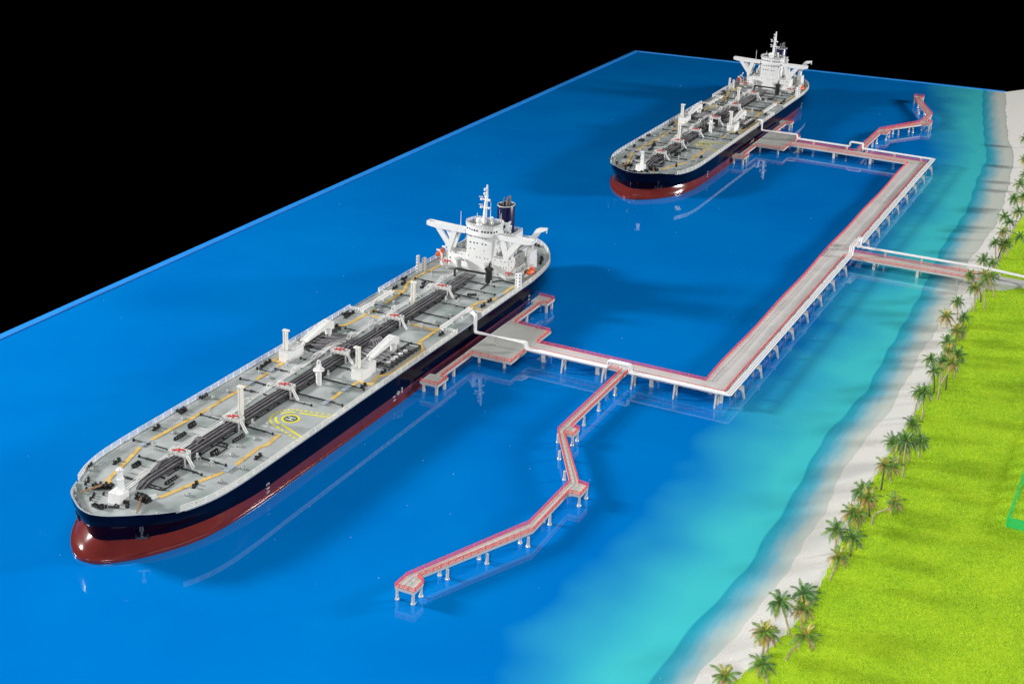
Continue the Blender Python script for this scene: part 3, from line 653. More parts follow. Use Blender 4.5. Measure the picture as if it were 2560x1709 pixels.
# cargo pipes down the centre line
xs = [-3.6, -2.6, -1.6, -.6, .6, 1.7, 2.8]
for k, x in enumerate(xs):
    z = 17.6+(.22 if k % 2 else 0); r = .47 if k % 2 == 0 else .38
    y0 = -24+abs(k-3)*.8+(12 if k < 2 else 0)
    MB().tube(bend([(x*.6+.4, y0-2.4, DZ+.3), (x*.9+.2, y0+1.5, z), (x, 8, z), (x, 255.5, z)], 1.5), r, 8).build('cargo_pipe', 'pipe' if k % 2 else 'pipe_dark', T)  # every other pipe coloured lighter, painting highlight lines into the dark bundle
for x, z in ((-4.4, 16.6), (3.7, 16.4)):
    MB().tube([(x, -12, z), (x, 240, z)], .3, 6).build('cargo_pipe', 'black', T)
SUP = MB().box((-.3, 0, 16.35), (8.4, .6, .5)).box((-4, 0, 15.8), (.5, .5, 1.2)).box((3.4, 0, 15.8), (.5, .5, 1.2)).mesh('pipe_support', 'black')
for y in range(-14, 250, 8): place('pipe_support', SUP, T, (0, y, 0))
for yy_, h in ((16, 0), (104, 1), (132, 0), (160, 0), (236, 0)):
    MB().tube(bend([(-3.6, yy_-3, 18), (-3.6, yy_-1, 19.2), (-3.6, yy_+1.5, 19.2), (-3.6, yy_+3.5, 18)], .8), .42, 8).tube(bend([(-1.6, yy_-3, 18), (-1.6, yy_-1, 19.2), (-1.6, yy_+1.5, 19.2), (-1.6, yy_+3.5, 18)], .8), .42, 8).build('pipe_loop', 'pipe', T)
MB().tube([(-1.9, -15, 18.0), (-2.8, -11, 18.5), (-3.5, -7, 18.5), (-3.8, -3, 18.1)], .7, 6).build('pipe_cover', 'pipe', T)

# raised catwalk beside the pipes with its stiles
cw = [(-2.4, -34), (-2.8, -25), (-3.9, -18), (-5.2, -3), (-5.8, 8), (-6.2, 36), (-8.2, 48), (-9.4, 76), (-10, 112), (-9.6, 126), (-9.2, 152), (-9.3, 205), (-9.6, 236), (-9.6, 257)]
b = MB(); zc = 17.2
def czf(y): return zc+(1.6*math.exp(-((y-127)/7)**2))
cwd = smooth(cw, 90); cwp = [Vector((p.x, p.y, czf(p.y))) for p in cwd]
for s in (-.75, .75): b.tube([p+Vector((s, 0, 0)) for p in cwp], .16, 4); b.tube([p+Vector((s, 0, 1.0)) for p in cwp], .12, 4)
b.build('catwalk_rails', 'white', T)
b = MB(); vs, fc = [], []
for p in cwp: vs += [(p.x-.7, p.y, p.z), (p.x+.7, p.y, p.z)]
b.add(vs, [(2*i, 2*i+1, 2*i+3, 2*i+2) for i in range(len(cwp)-1)]); b.build('catwalk_deck', 'lightgrey', T)
b = MB()
for p in cwp[::4]: b.box((p.x, p.y, (p.z+DZ)/2), (1.3, .3, p.z-DZ))
b.build('catwalk_legs', 'lightgrey', T)
for y in (58, 78, 98, 116, 146, 166, 188, 208, 226, 240):
    b = MB()
    x = float(np.interp(y, [c_[1] for c_ in cw], [c_[0] for c_ in cw])); z = czf(y)
    for s in (-.8, .8): b.tube(bend([(x+s, y-3.2, z+.3), (x+s, y-1.6, z+1.9), (x+s, y+1.6, z+1.9), (x+s, y+3.2, z+.3)], .9), .28, 5)
    b.box((x, y, z+1.6), (1.5, 2.6, .2)); b.build('catwalk_stile', 'white', T)

# gantries over the pipes with red hydrant crosses and a ladder to port
GZ = 20.6
def gantry(y, first=None):
    if first:
        c_ = copy_tree(first, T); c_.location.y = y; return c_
    g = MB(); g.box((.2, 0, GZ-.25), (8.6, 4.2, .4))
    for x in (-3.9, 4.3):
        for yy2 in (-1.6, 1.6): g.box((x, yy2, (GZ+DZ)/2-.2), (.7, .5, GZ-DZ))
    g.box((4.3, 0, GZ-1.2), (.5, 3.4, .5)); g.box((-3.9, 0, GZ-1.2), (.5, 3.4, .5))
    go = g.build('gantry', 'lightgrey', T, (0, y, 0))
    r = MB(); rail(r, [(-4, -2, GZ), (4.4, -2, GZ), (4.4, 2, GZ), (-4, 2, GZ)], (.55, 1.1), .13, 2.1, True); r.build('gantry_railing', 'white', go)
    x_ = MB(); x_.tube([(-2.2, -1.0, GZ+1.1), (2.0, 1.2, GZ+1.3)], .36, 6); x_.tube([(.9, -1.1, GZ+1.2), (-.9, 1.3, GZ+1.2)], .34, 6); x_.ball((0, 0, GZ+1.2), .6, 8); x_.box((0, 0, GZ+.5), (.4, .4, 1.2)); x_.tube([(-2.2, -1, GZ+1.1), (-2.5, -1.3, GZ+.6)], .3, 6)
    x_.build('hydrant_cross', 'red', go)
    l = MB(); a, b2 = Vector((4.6, -1.4, GZ)), Vector((8.0, -1.4, DZ+.1))
    for s in (0, 1.3): l.tube([a+Vector((0, s, 0)), b2+Vector((0, s, 0))], .24, 4)
    for k in range(9): p = a.lerp(b2, (k+.5)/9); l.box((p.x, p.y+.65, p.z), (.5, 1.2, .14))
    l.build('ladder', 'white', go); return go
G0 = gantry(0)
for y in (36.5, 75, 121, 172, 222): gantry(y, G0)

# narrow deck pipes crossing to either side
lines = [(-21, -11.5, -4.6), (-21, 2.5, 9.5), (-4, -17.5, -4.5), (-4.2, 1, 14.5), (6.6, -29.3, -4), (7.2, 3.5, 18), (22, 2.5, 7.6), (40, -20, -4.5), (40.2, 3.5, 18), (70.5, -19.2, -7), (72, 2.5, 16.5), (79.5, -28, -9), (79, 3.6, 28.4), (93, -28.3, -21), (96.5, -20.5, -9), (98.5, 4, 27.6), (113.3, -17.4, -10), (113.5, 2.5, 11.8), (122.5, -19, -9.5), (127, -20.2, -9), (127.3, 3.5, 18.6), (156, -19.4, -9), (156.2, 2.6, 19.3), (182.8, -19.2, -9), (183, 3.4, 19.7), (191.2, -25, -9), (194.2, 2.6, 19.4), (211.5, -19.3, -9), (212, 3, 19.3), (227, 3.4, 19.4), (236.5, -25.2, -10), (237.2, 3, 24.5), (248.5, 2.5, 18.4)]
for k, (y, xa, xb) in enumerate(lines):
    b = MB(); zz = DZ+.75; sg = 1 if k % 2 else -1
    end = xb if xa > 0 else xa; inn = xa if xa > 0 else xb
    wob = .5*math.sin(k*2.3)
    b.tube(bend([(inn, y, zz), ((inn+end)/2, y+wob, zz), (end, y, zz), (end+(.3 if end > 0 else -.3), y, DZ+.2)], .4), .24, 6)
    if k % 3 != 1: b.tube([(inn, y+.9, zz-.2), (end*.8+inn*.2, y+.9+wob, zz-.2)], .17, 5)
    b.lathe([(.55, 0), (.55, 1.1), (.25, 1.35)], (end, y, DZ), 8); b.box((inn+(end-inn)*.3, y+.3, DZ+.35), (.3, 1.5, .6)); b.box((inn+(end-inn)*.7, y+.3, DZ+.35), (.3, 1.5, .6))
    b.build('deck_pipe', 'black', T)
for pts in ([(3.5, 20, 16), (9, 20.5, 16), (9.4, 12.5, 16)], [(2, -22.5, 16), (8.8, -22, 16), (9.6, -18.5, 16), (9.2, -15, 16)], [(13.6, 241, 16), (13, 252.5, 16), (17, 259.5, 16), (25.6, 258.6, 16)], [(4.5, 92, 18.4), (3.2, 95, 19.4), (2.2, 98, 18.3)]):
    MB().tube(bend(pts, .8), .36, 6).build('deck_pipe', 'black', T)

# yellow walkways painted-plank strips
def strip(pts, wd, z, name, mat, h=.12):
    P = [Vector((p[0], p[1], 0)) for p in pts]; Lf, Rt = [], []
    for i, p in enumerate(P):
        a, b_ = P[max(i-1, 0)], P[min(i+1, len(P)-1)]; d1 = (p-a).normalized() if i else (b_-p).normalized(); d2 = (b_-p).normalized() if i < len(P)-1 else d1
        t = (d1+d2).normalized(); m = 1/max(.6, t.dot(d1)); nn = Vector((-t.y, t.x, 0))*wd/2*m; Lf.append(p+nn); Rt.append(p-nn)
    def zf(v): return DZ-.1+.45*(1-min(1, abs(v.x)/32.5)**2)
    vs = []
    for a, b_ in zip(Lf, Rt): vs += [(a.x, a.y, zf(a)+z), (b_.x, b_.y, zf(b_)+z), (a.x, a.y, zf(a)+z+h), (b_.x, b_.y, zf(b_)+z+h)]
    fc = []
    for i in range(len(P)-1):
        k = i*4; fc += [(k+2, k+6, k+7, k+3), (k, k+2+0, k+6, k+4)[::1], (k+1, k+5, k+7, k+3)]
    fc += [(0, 1, 3, 2), (len(vs)-4, len(vs)-2, len(vs)-1, len(vs)-3)]
    b = MB(); b.add(vs, fc); return b.build(name, mat, T)
Yl = [[(-12.6, -27.3), (-15.2, -25.8), (-18.2, -14), (-23, 3.2)], [(-23.4, 10.2), (-22.2, 30), (-21.6, 36), (-21.4, 75.1)], [(-21.7, 82), (-21.2, 92)], [(-21.6, 99.5), (-21.6, 104.8), (-27.4, 105.2), (-27.2, 152), (-25.6, 155.4), (-21.6, 161.2), (-20.2, 187)], [(-20.6, 196.5), (-21, 217), (-26, 229.5), (-26.6, 240), (-23.6, 267)], [(-21, 217.5), (-27.3, 214.6)], [(-20.6, 177.5), (-10.5, 177.5)],
      [(8, -28.2), (12, -26), (16, -11.2), (20.4, 2.4)], [(21, 9), (19.9, 27.5), (21.5, 31), (20.3, 42)], [(20.3, 82.2), (19.8, 91.5)], [(20.2, 99.3), (20.6, 105), (27.2, 105.6), (25.2, 115), (28.8, 121.4), (28.8, 151.8), (21.4, 160.5), (21.2, 222.2), (26.4, 230.8), (26.8, 236)], [(20.6, 177.8), (4.5, 178.2)], [(21.3, 215.3), (28, 215)], [(26.8, 240), (27, 255)]]
for pts in Yl:
    strip(pts, 1.7, .02, 'yellow_walkway', 'yellow', .22)
RMP = MB().box((0, 0, DZ+.75), (2.4, 6.4, .2)).box((0, 0, DZ+.4), (1.9, 1, .6)).mesh('pipe_ramp', 'rim')
for x, y in ((-23.2, 6.8), (21, 6), (-21.5, 78.6), (20.2, 78.6), (-21.5, 95.6), (20, 95.4), (-20.4, 191.5), (26.8, 238)): place('pipe_ramp', RMP, T, (x, y, 0))

# helipad markings
hx, hy = 15.8, 56.8
b = MB(); n = 40
def arc_band(b, cx_, cy_, r0, r1, a0, a1, z, k=10):
    vs = []
    for i in range(k+1):
        a = a0+(a1-a0)*i/k
        for r in (r0, r1):
            x, y = cx_+r*math.cos(a), cy_+r*math.sin(a); vs.append((x, y, DZ-.1+.45*(1-(abs(x)/32.5)**2)+z))
    b.add(vs, [(2*i, 2*i+1, 2*i+3, 2*i+2) for i in range(k)])
arc_band(b, hx, hy, 3.2, 4.15, 0, 2*math.pi, .07, 48); b.build('helipad_ring', 'bright_yellow', T)
b = MB(); arc_band(b, hx, hy, .01, 3.2, 0, 2*math.pi, .06, 48); b.build('helipad_disc', 'pad_grey', T)
b = MB()
for dx, dy, sx, sy in ((0, -1.1, 3.9, .5), (0, 1.1, 3.9, .5), (0, 0, .5, 1.7)): b.box((hx+dx, hy+dy, DZ+.36), (sx, sy, .05))
b.build('helipad_letter', 'white', T)
b = MB()
for k in range(15):      # outer dashes round the fore-and-aft arc
    a = math.pi*.5+math.pi*(k+.15)/15*1.0; arc_band(b, hx+.3, hy, 8.7, 9.8, a, a+math.pi/15*.62, .05, 3)
for s in (1, -1):
    for k in range(6):
        t0, t1 = (k+.2)/6, (k+.8)/6
        p0, p1 = Vector((hx+(.3 if s > 0 else -1), hy+s*9.3, 0)), Vector((31.6, hy+(13.2 if s > 0 else -16), 0)); a, c_ = p0.lerp(p1, t0), p0.lerp(p1, t1); nn = Vector((-(c_-a).y, (c_-a).x, 0)).normalized()*.52
        b.add([(q_.x, q_.y, DZ-.03+.45*(1-(q_.x/32.5)**2)) for q_ in (a-nn, c_-nn, c_+nn, a+nn)], [(0, 1, 2, 3)])
b.build('helipad_dashes', 'bright_yellow', T)
b = MB()
arc_band(b, hx, hy, 6.0, 7.0, math.pi*.58, math.pi*.92, .06, 8); arc_band(b, hx, hy, 6.0, 7.0, math.pi*1.08, math.pi*1.42, .06, 8)
for s in (1, -1):
    p0, p1 = Vector((hx+.2, hy+s*6.7, 0)), Vector((31.6, hy+(10.4 if s > 0 else -12.8), 0)); nn = Vector((-(p1-p0).y, (p1-p0).x, 0)).normalized()*.52
    q4 = [p0.lerp(p1, t) for t in (0, .25, .5, .75, 1)]; vs = []
    for q_ in q4:
        for sg in (-1, 1): v = q_+nn*sg; vs.append((v.x, v.y, DZ-.03+.45*(1-(v.x/32.5)**2)))
    b.add(vs, [(2*i, 2*i+2, 2*i+3, 2*i+1) for i in range(4)])
b.build('helipad_lines', 'bright_yellow', T)

# fittings that repeat over the deck
BOL = MB()
for s in (-1, 1): BOL.lathe([(.6, 0), (.6, 1.1), (.82, 1.2), (.82, 1.4), (.3, 1.6)], (0, s*1.35, 0), 10)
BOL.box((0, 0, .2), (1.5, 4.6, .35)); BOL = BOL.mesh('bollard', 'black')
for x, y, a in ((-22.3, -12, .1), (-28.4, 20.3, .1), (-28.6, 38.8, .05), (-28.1, 101.6, 0), (-27.6, 97, 0), (-27.5, 174.7, 0), (-27.3, 169.9, 0), (-27.1, 226.9, 0), (-27.4, 218.6, 0), (26.2, 174.4, 0), (26.2, 220, 0), (26, 228, 0), (25.4, 101.6, 0), (25.2, 119.8, 0), (17.6, -12.2, .3), (25, 20, .05), (-24.6, 154.9, 0), (8.8, 323, 1.2), (21, 304, .6), (23.5, 297, .3), (-10, 322, -1.2), (-21, 304, -.6), (1.4, -36.1, 1), (4.9, -37.7, .7)):
    place('bollard', BOL, T, (x, y, DZ+.15), a)
FL = MB()
for k in range(4): FL.lathe([(.85, -.28), (.85, .28)], (0, 0, 0), 10)
def reel(n, r=1.1):
    b = MB()
    for k in range(n):
        vs = []
        for sx in (-.28, .28):
            for j_ in range(14): a = 2*math.pi*j_/14; vs.append((math.cos(a)*r, k*1.5+sx, r+.2+math.sin(a)*r))
        b.add(vs, [tuple(range(14)), tuple(range(27, 13, -1))]+[(j_, 14+j_, 14+(j_+1) % 14, (j_+1) % 14) for j_ in range(14)])
    b.box((0, (n-1)*.75, .5), (1.0, n*1.5, .7)); b.box((.9, (n-1)*.75, .9), (.5, n*1.5-.4, .3)); return b.mesh('mooring_reel', 'black')
RL3, RL5 = reel(3, 1.15), reel(5, .72)
for x, y, me_ in ((-16.2, 27.5, RL3), (-12.6, -13, RL3), (8, 11.5, RL3), (-14.4, 15.5, RL5), (8.2, 26, RL5), (7.2, -17, RL5)): place('mooring_reel', me_, T, (x, y, DZ+.2))
HT = MB(); HT.box((0, 0, .35), (5.4, 5, .7)).tube([(-3.2, -2.9, .6), (3.2, -2.9, .6), (3.4, 2.7, .6), (-3.4, 2.7, .6)], .22, 5, True); HT = HT.mesh('hatch', 'lightgrey')
for x, y in ((-10.6, 27), (-9.2, -13.6)): place('hatch', HT, T, (x, y, DZ+.2))
DV = MB(); DV.lathe([(.3, 0), (.3, 3.0)], (0, 0, 0), 8); DV.ball((0, 0, 3.3), .5, 8)
for s in (-1, 1): DV.tube([(0, 0, 2.8), (s*.8, .6, 1.6), (s*1.2, .9, 0)], .17, 5)
DV.box((0, 0, 2.1), (1.3, .8, .8)); DV = DV.mesh('hose_stand', 'lightgrey')
for x, y, a in ((-17.1, 4.2, .3), (5.2, 5.3, 0), (13.2, 4.2, .5), (-17, 42.5, .8), (6, 42.4, .2), (13.5, 42.6, 1), (6, 101.9, 0), (13.8, 101.8, .6), (-17.5, 102.2, 1.2), (-16.5, 174, .3), (7, 174.3, .1), (14.8, 174.3, .9), (6.5, 214.7, 0), (13.8, 215.2, .7), (16.5, 248.2, .5), (-19, 244.2, .1), (-15, 214, .9)):
    o = place('hose_stand', DV, T, (x, y, DZ+.2), a)
VT = MB(); VT.lathe([(.7, 0), (.9, .5), (.5, 1.1), (.1, 1.3)], n=8).ball((.9, .5, .5), .55, 8).ball((-.8, .7, .45), .5, 8); VT = VT.mesh('tank_vent', 'fitting')
rv = random.Random(4)
for x, y in ((-26.6, -22), (-24, 33), (-24.5, 66), (-19, 20), (-24.4, 90), (-26, 57), (-17.5, 87.5), (14, 33), (14.5, 16), (12.5, 24), (25, 9), (24.5, -5), (20, -20), (16.5, 88), (-24, 118), (-25, 147), (-18, 186), (15.5, 187), (-17, 200), (18, 199), (13, 150), (-15, 150), (24, 128), (-13, 227), (11, 232)):
    place('tank_vent', VT, T, (x, y, DZ+.25), rv.random()*6)
VG = MB()
for k in range(4): VG.ball((rv.uniform(-.6, .6), k*1.3, .7), .75, 8); VG.box((0, k*1.3, .3), (1.6, .5, .6))
VG = VG.mesh('valve_group', 'black')
for x, y, a in ((9.5, 221.5, .2), (12.3, 229.4, -.9), (-17.2, 231.5, .3), (-15, 226, .2), (-30.6, 53.8, 0), (-30.6, 37.7, 0), (-30.2, 171, 0), (-30.4, 231.5, 0), (-29.3, -22.4, .2), (-31, 150, 0)): place('valve_group', VG, T, (x, y, DZ+.2), a)

# foremast house, king posts, vent post
b = MB(); b.prismx([(-39.6, DZ), (-33.4, DZ), (-33.8, 20.2), (-38.6, 20.0)], -3.4, 2.6); fm = b.build('foremast', 'white', T, bevel=.2)
MB().box((-.1, -35.2, 24), (2.0, 2.2, 8.6), taper=.75).lathe([(1.6, 0), (1.6, .5)], (-.1, -35.2, 24.7), 10).lathe([(1.4, 0), (1.6, .4), (.6, 1.1)], (-.1, -35.2, 28.6), 10).tube([(-.1, -34, 20), (-.1, -33.6, 28)], .3, 5).build('foremast_pole', 'white', fm)
def post(x, y, zb, zt, hook):
    b = MB(); b.box((x-.55, y, (zb+zt)/2), (.7, 1.7, zt-zb)).box((x+.75, y, (zb+zt)/2), (.6, 1.7, zt-zb)).box((x+.1, y+.25, (zb+zt)/2), (1.2, .9, zt-zb-.3))
    b.box((x+hook*.6, y, zt), (3.2, 1.8, .9)); return b.build('king_post', 'cream', T, bevel=.08)
post(-2.4, 45.4, 15.6, 31.6, .6); post(-7.4, 203.4, 15.6, 28.2, .6)
for x, s in ((-22.4, 1), (18.6, -1)):
    b = MB(); b.prism([(x-3.4, 107.4), (x-2.6, 106.2), (x+3, 106.2), (x+3.3, 107), (x+3.3, 118.4), (x+2.3, 119.6), (x-2.6, 119.6), (x-3.4, 118.6)], DZ, 20.3)
    ph = b.build('crane_plinth', 'white', T, bevel=.15)
    b = MB(); rail(b, [(x-3.2, 106.4, 20.3), (x+3, 106.4, 20.3), (x+3, 119.2, 20.3), (x-3.2, 119.2, 20.3)], (.5, 1.0), .12, 2.6, True); b.build('plinth_railing', 'white', ph)
    MB().box((x, 113, 20.33), (6, 12.4, .1)).build('plinth_deck', 'lightgrey', ph)
    post(x-1.4, 110, 20.3, 30.4, s*.7)
    # hose crane: pedestal aft, tapering jib reaching forward to the plinth
    xc = -21 if s > 0 else 16.8; ya = 144
    ped = MB().lathe([(1.7, 0), (1.7, 4.6), (2.2, 4.8), (2.2, 5.6)], (xc, ya-1, DZ), 14).build('crane_pedestal', 'white', T)
    b = MB()
    prof = [(ya+1.6, 20.0), (ya+1.4, 23.6), (ya-2, 25.4), (ya-4.6, 25.2), (ya-22.6, 21.9), (ya-23.2, 21.2), (ya-22.4, 20.8), (ya-6, 22.1), (ya-2.6, 21.2), (ya-2.0, 20.0)]
    b.prismx(prof, xc-1.9, xc-1.2).prismx(prof, xc+1.2, xc+1.9).prismx([(ya-5, 24.6), (ya-5, 24.9), (ya-22.4, 21.7), (ya-22.4, 21.3)], xc-1.2, xc+1.2).prismx([(ya-2.2, 24.0), (ya+1.2, 22.6), (ya+1.2, 22.2), (ya-2.2, 23.4)], xc-1.2, xc+1.2)
    b.lathe([(.5, -1.8), (.8, -.6), (.6, .6)], (xc, ya-22.6, 20.6), 8)
    b.build('crane_jib', 'white', ped, bevel=.08)
kp = MB().lathe([(1.35, 0), (1.35, 7.6), (2.7, 7.62), (2.7, 8.2), (1.3, 8.22)], (6.6, 92.9, DZ), 16).box((6.6, 92.9, 24.8), (1.9, 1.9, 1.8))
kp.tube(bend([(5.9, 92.9, 25.4), (5.9, 92.9, 28), (7.4, 92.9, 28), (7.4, 92.9, 25.4)], .7), .34, 6); kp.build('vent_post', 'white', T)
MB().tube(bend([(1.6, 96.5, 17.4), (1.6, 96.5, 20), (5, 93.5, 20), (5.4, 93, 16)], 1), .6, 8).build('deck_pipe', 'black', T)

# cargo manifolds: black tray, pipe fans and round white drip caps
for s in (1, -1):
    x0 = s*23.4-.4
    mf = MB().box((x0, 138, DZ+.35), (6.4, 31, .4)).build('manifold_tray', 'midgrey', T)
    b = MB()
    for dx in (-3.3, 3.3):
        b.box((x0+dx, 138, DZ+2.0), (.5, 31, .5)); b.box((x0+dx, 138, DZ+1.0), (.3, 31, .25))
        for k in range(9): b.box((x0+dx, 123+k*3.75, DZ+1.2), (.35, .35, 1.8)); b.tube([(x0+dx, 123+k*3.75, DZ+.5), (x0+dx, min(153, 126.7+k*3.75), DZ+2)], .14, 4)
    b.box((x0, 122.6, DZ+2), (6.6, .4, .4)); b.box((x0, 153.4, DZ+2), (6.6, .4, .4)); b.build('manifold_frame', 'black', mf)
    for k, y in enumerate((127, 131, 134, 138.5, 143)):
        b = MB()
        b.tube(bend([(s*3.4, y+6-k*1.2, 16.7), (s*8, y+5-k, 16.9), (s*14, y+2, 17.4), (x0-s*2, y, 17.2), (x0+s*2.0, y, 17.2)], 2.2, 5), .72, 8).build('manifold_pipe', 'pipe', T)
        MB().lathe([(1.15, 0), (1.15, .35), (.7, .4)], (x0+s*.6, y, DZ+2.5), 14).build('drip_cap', 'white', mf)
        MB().ball((x0-s*1.6, y+.9, DZ+1.9), .75, 8).ball((x0-s*2.0, y-1, DZ+1.7), .6, 8).box((x0+s*1.6, y+1.9, DZ+1.9), (2.4, .5, .4)).build('manifold_valve', 'black', mf)
    b = MB()
    if s < 0: continue
    for k in range(5): b.tube(bend([(s*3.5, 142+k*1.4, 17.8), (s*(5+k*.4), 142+k*1.4, 20.2), (s*(7.5+k*.4), 140+k*1.4, 19.6), (s*(8+k*.5), 139+k*1.4, 16.2)], 1.2), .42, 6)
    b.build('manifold_pipe', 'pipe', T)

# forecastle gear
for x, y, a in ((-12.4, -31.5, .5), (7.4, -31.4, -.15)):
    w_ = MB().box((x, y, DZ+.5), (7, 3.2, .7), a)
    for d in (-3, -1, 1.2, 3):
        w_.tube([(x+math.cos(a)*(d-.3), y+math.sin(a)*(d-.3), DZ+1.7), (x+math.cos(a)*(d+.35), y+math.sin(a)*(d+.35), DZ+1.7)], 1.5 if abs(d) < 2 else 1.15, 12)
    w_.tube([(x-math.cos(a)*4.4, y-math.sin(a)*4.4, DZ+1.7), (x+math.cos(a)*4.4, y+math.sin(a)*4.4, DZ+1.7)], .5, 8)
    wo = w_.build('windlass', 'black', T)
    tx_, ty_ = (-16.8, -38.5) if x < 0 else (12.2, -40.6); b = MB(); n = 11
    for k in range(n):
        p = Vector((x+.3, y-1.6, DZ+2.4)).lerp(Vector((tx_, ty_, DZ+.9)), k/(n-1)); d = (Vector((tx_, ty_, 0))-Vector((x, y, 0))).normalized(); sd = Vector((-d.y, d.x, 0))
        if k % 2: b.tube([p-d*.55+sd*.36, p+d*.55+sd*.36, p+d*.55-sd*.36, p-d*.55-sd*.36], .14, 4, True)
        else: b.tube([p-d*.6+Vector((0, 0, .3)), p+d*.6+Vector((0, 0, .3)), p+d*.6-Vector((0, 0, .3)), p-d*.6-Vector((0, 0, .3))], .14, 4, True)
    b.build('anchor_chain', 'rust', wo)
SM = MB().lathe([(.62, 0), (.45, .6), (.7, 1.2), (.3, 1.5)], n=10).mesh('mooring_post', 'black')
for x, y in ((-22.2, -29), (-20.4, -32.6), (-20.8, -30.6), (-17, -36), (-15.2, -34.2), (-11.6, -37.8), (-10.2, -41.3), (-8.6, -35.7), (-10.6, -39.4), (-1, -43), (1.8, -40.8), (-12.9, -20)): place('mooring_post', SM, T, (x, y, DZ+.2))
MB().box((-4.6, -44.3, DZ+.7), (3.8, 1.8, 1.1), -.15).lathe([(1, -1), (1, 1)], (-1.9, -44.4, DZ+1), 10).build('mooring_winch', 'black', T)
MB().box((1.2, -41.6, DZ+.5), (3.6, 1.1, .7), .4).ball((2.9, -40.9, DZ+.9), .8, 10).build('mooring_winch', 'black', T)
MB().prism([(3.5, -30.6), (9, -25.2), (11.5, -27), (10.5, -30), (6.4, -32)], DZ+.2, DZ+.75).build('skylight', 'lightgrey', T, bevel=.25)
# anchors hung on the flare
for s in (1, -1):
    b = MB(); cxa, cya = s*15.4, -42.2; nx_, ny_ = s*.62, -.78; a = math.atan2(ny_, nx_)
    b.box((cxa+nx_*.6, cya+ny_*.6, 11.4), (1.4, 1.6, 2.2), a); b.box((cxa+nx_*.5, cya+ny_*.5, 9.4), (.7, .8, 4.6), a)
    b.box((cxa+nx_*.4, cya+ny_*.4, 7.2), (1.1, 4.4, .9), a)
    for d in (-1, 1): b.tube([(cxa+nx_*.5-ny_*d*2, cya+ny_*.5+nx_*d*2, 7.2), (cxa+nx_*1.2-ny_*d*2.3, cya+ny_*1.2+nx_*d*2.3, 9.2)], [.5, .12], 6)
    b.build('anchor', 'black', T)
# hull marks
def hull_x(y, z):
    k = float(np.interp(z, [u[0] for u in up], [u[1] for u in up])) if z > 5.8 else 0
    A_ = lerp(BT, DK, k); return float(np.interp(y, [p.y for p in A_], [p.x for p in A_]))
for s in (1, -1):
    for y, z, t in ((16.2, 7.0, '21M'), (16.2, 5.0, '19M'), (16.2, 3.2, '17M'), (266, 7.4, '21M'), (266, 5.2, '19M'), (266, 3.2, '17M'), (118, 3.6, '17M'), (117.6, 5.6, '19M')):
        me_ = text_mesh(t, 1.25, 'white'); o = place('draft_mark', me_, T, (s*(hull_x(y, z)+.04), y, z-.4)); o.rotation_euler = (R(90), 0, s*R(90))
    b = MB(); xm = s*32.62
    ringp = [(xm, 121.4+.9*math.cos(k*math.pi/8), 6.2+.9*math.sin(k*math.pi/8)) for k in range(16)]; b.tube(ringp, .12, 4, True); b.tube([(xm, 119.9, 6.2), (xm, 122.9, 6.2)], .12, 4)
    for k in range(4): b.box((xm, 124.6, 5.2+k*.8), (.1, 1.3, .16))
    b.box((xm, 125.2, 6.4), (.1, .16, 2.8)); b.build('load_line_mark', 'white', T)
for x, y, z in ((2, -52.4, 13.6), (6, -50.4, 13.6), (-3, -52.2, 13.6), (-7, -50, 13.6), (11, -46.8, 13.6)):
    pass

# ------------------------------------------------------------------ accommodation block
WIN = MB().box((0, 0, 0), (.85, .16, .75)).mesh('window', 'glass')
WINS = MB().box((0, 0, 0), (.42, .16, .62)).mesh('window', 'glass')
WSIDE = MB().box((0, 0, 0), (.16, .6, .7)).mesh('window', 'glass')
def rbox(x0, x1, y0, y1, r, k=4, sharp=False):
    P = []
    for cx_, cy_, a0 in ((x0+(r if not sharp else .4), y0+(r if not sharp else .4), math.pi), (x1-r, y0+r, 1.5*math.pi), (x1-.05, y1-.05, 0), (x0+.05, y1-.05, .5*math.pi)):
        rr = (.4 if sharp and cx_ < (x0+x1)/2 else r) if cy_ < (y0+y1)/2 else .05
        for i in range(k+1):
            a = a0+math.pi/2*i/k; P.append((cx_+rr*math.cos(a), cy_+rr*math.sin(a)))
    return P
hs = MB().prism(rbox(-18.8, 18.8, 264.8, 286, .8), DZ, 17.4).build('deckhouse', 'white', T)
MB().prism(rbox(-19.6, 19.4, 264, 284, .5), 17.4, 26.4).build('lower_block', 'white', hs)
MB().box((-.1, 274.2, 26.45), (37.6, 19, .1)).build('lower_block_roof', 'midgrey', hs)
for xa, xb in ((-19.2, -7.8), (9.4, 19)):
    b = MB(); rail(b, [(xa, 264.3, 26.4), (xb, 264.3, 26.4)], (.5, 1.0, 1.5), .12, 3); b.build('block_railing', 'white', hs)
MB().prism(rbox(-7.6, 9.2, 264.02-.25, 280, 1.3, 5, True), 18.8, 38.6).build('tower', 'white', hs)
br_poly = [(-8.4, 265), (-6.8, 261.4), (-1.5, 259.4), (5, 259.2), (10.2, 260.8), (11.5, 264.4), (11.2, 271.5), (9, 274), (-5.5, 273), (-7.4, 270)]
lip = [(1+(x-1)*1.04, 267+(y-267)*1.04) for x, y in br_poly]
MB().prism([(1+(x-1)*.90, 267.5+(y-267)*.88) for x, y in br_poly], 38.2, 39.2).prism(lip, 39.2, 40.6).build('bridge_skirt', 'white', hs)
bw = MB().prism(br_poly, 40.6, 44.2).build('bridge', 'white', T)
MB().prism(lip, 44.2, 44.75).build('bridge_roof_edge', 'white', bw)
MB().prism([(1+(x-1)*.97, 267+(y-267)*.97) for x, y in br_poly], 44.75, 44.82).build('bridge_roof', 'midgrey', bw)
b = MB(); rail(b, [(x, y, 44.75) for x, y in lip], (.45, .9, 1.35), .13, 2.4, True); b.build('bridge_railing', 'white', bw)
nwin = 0
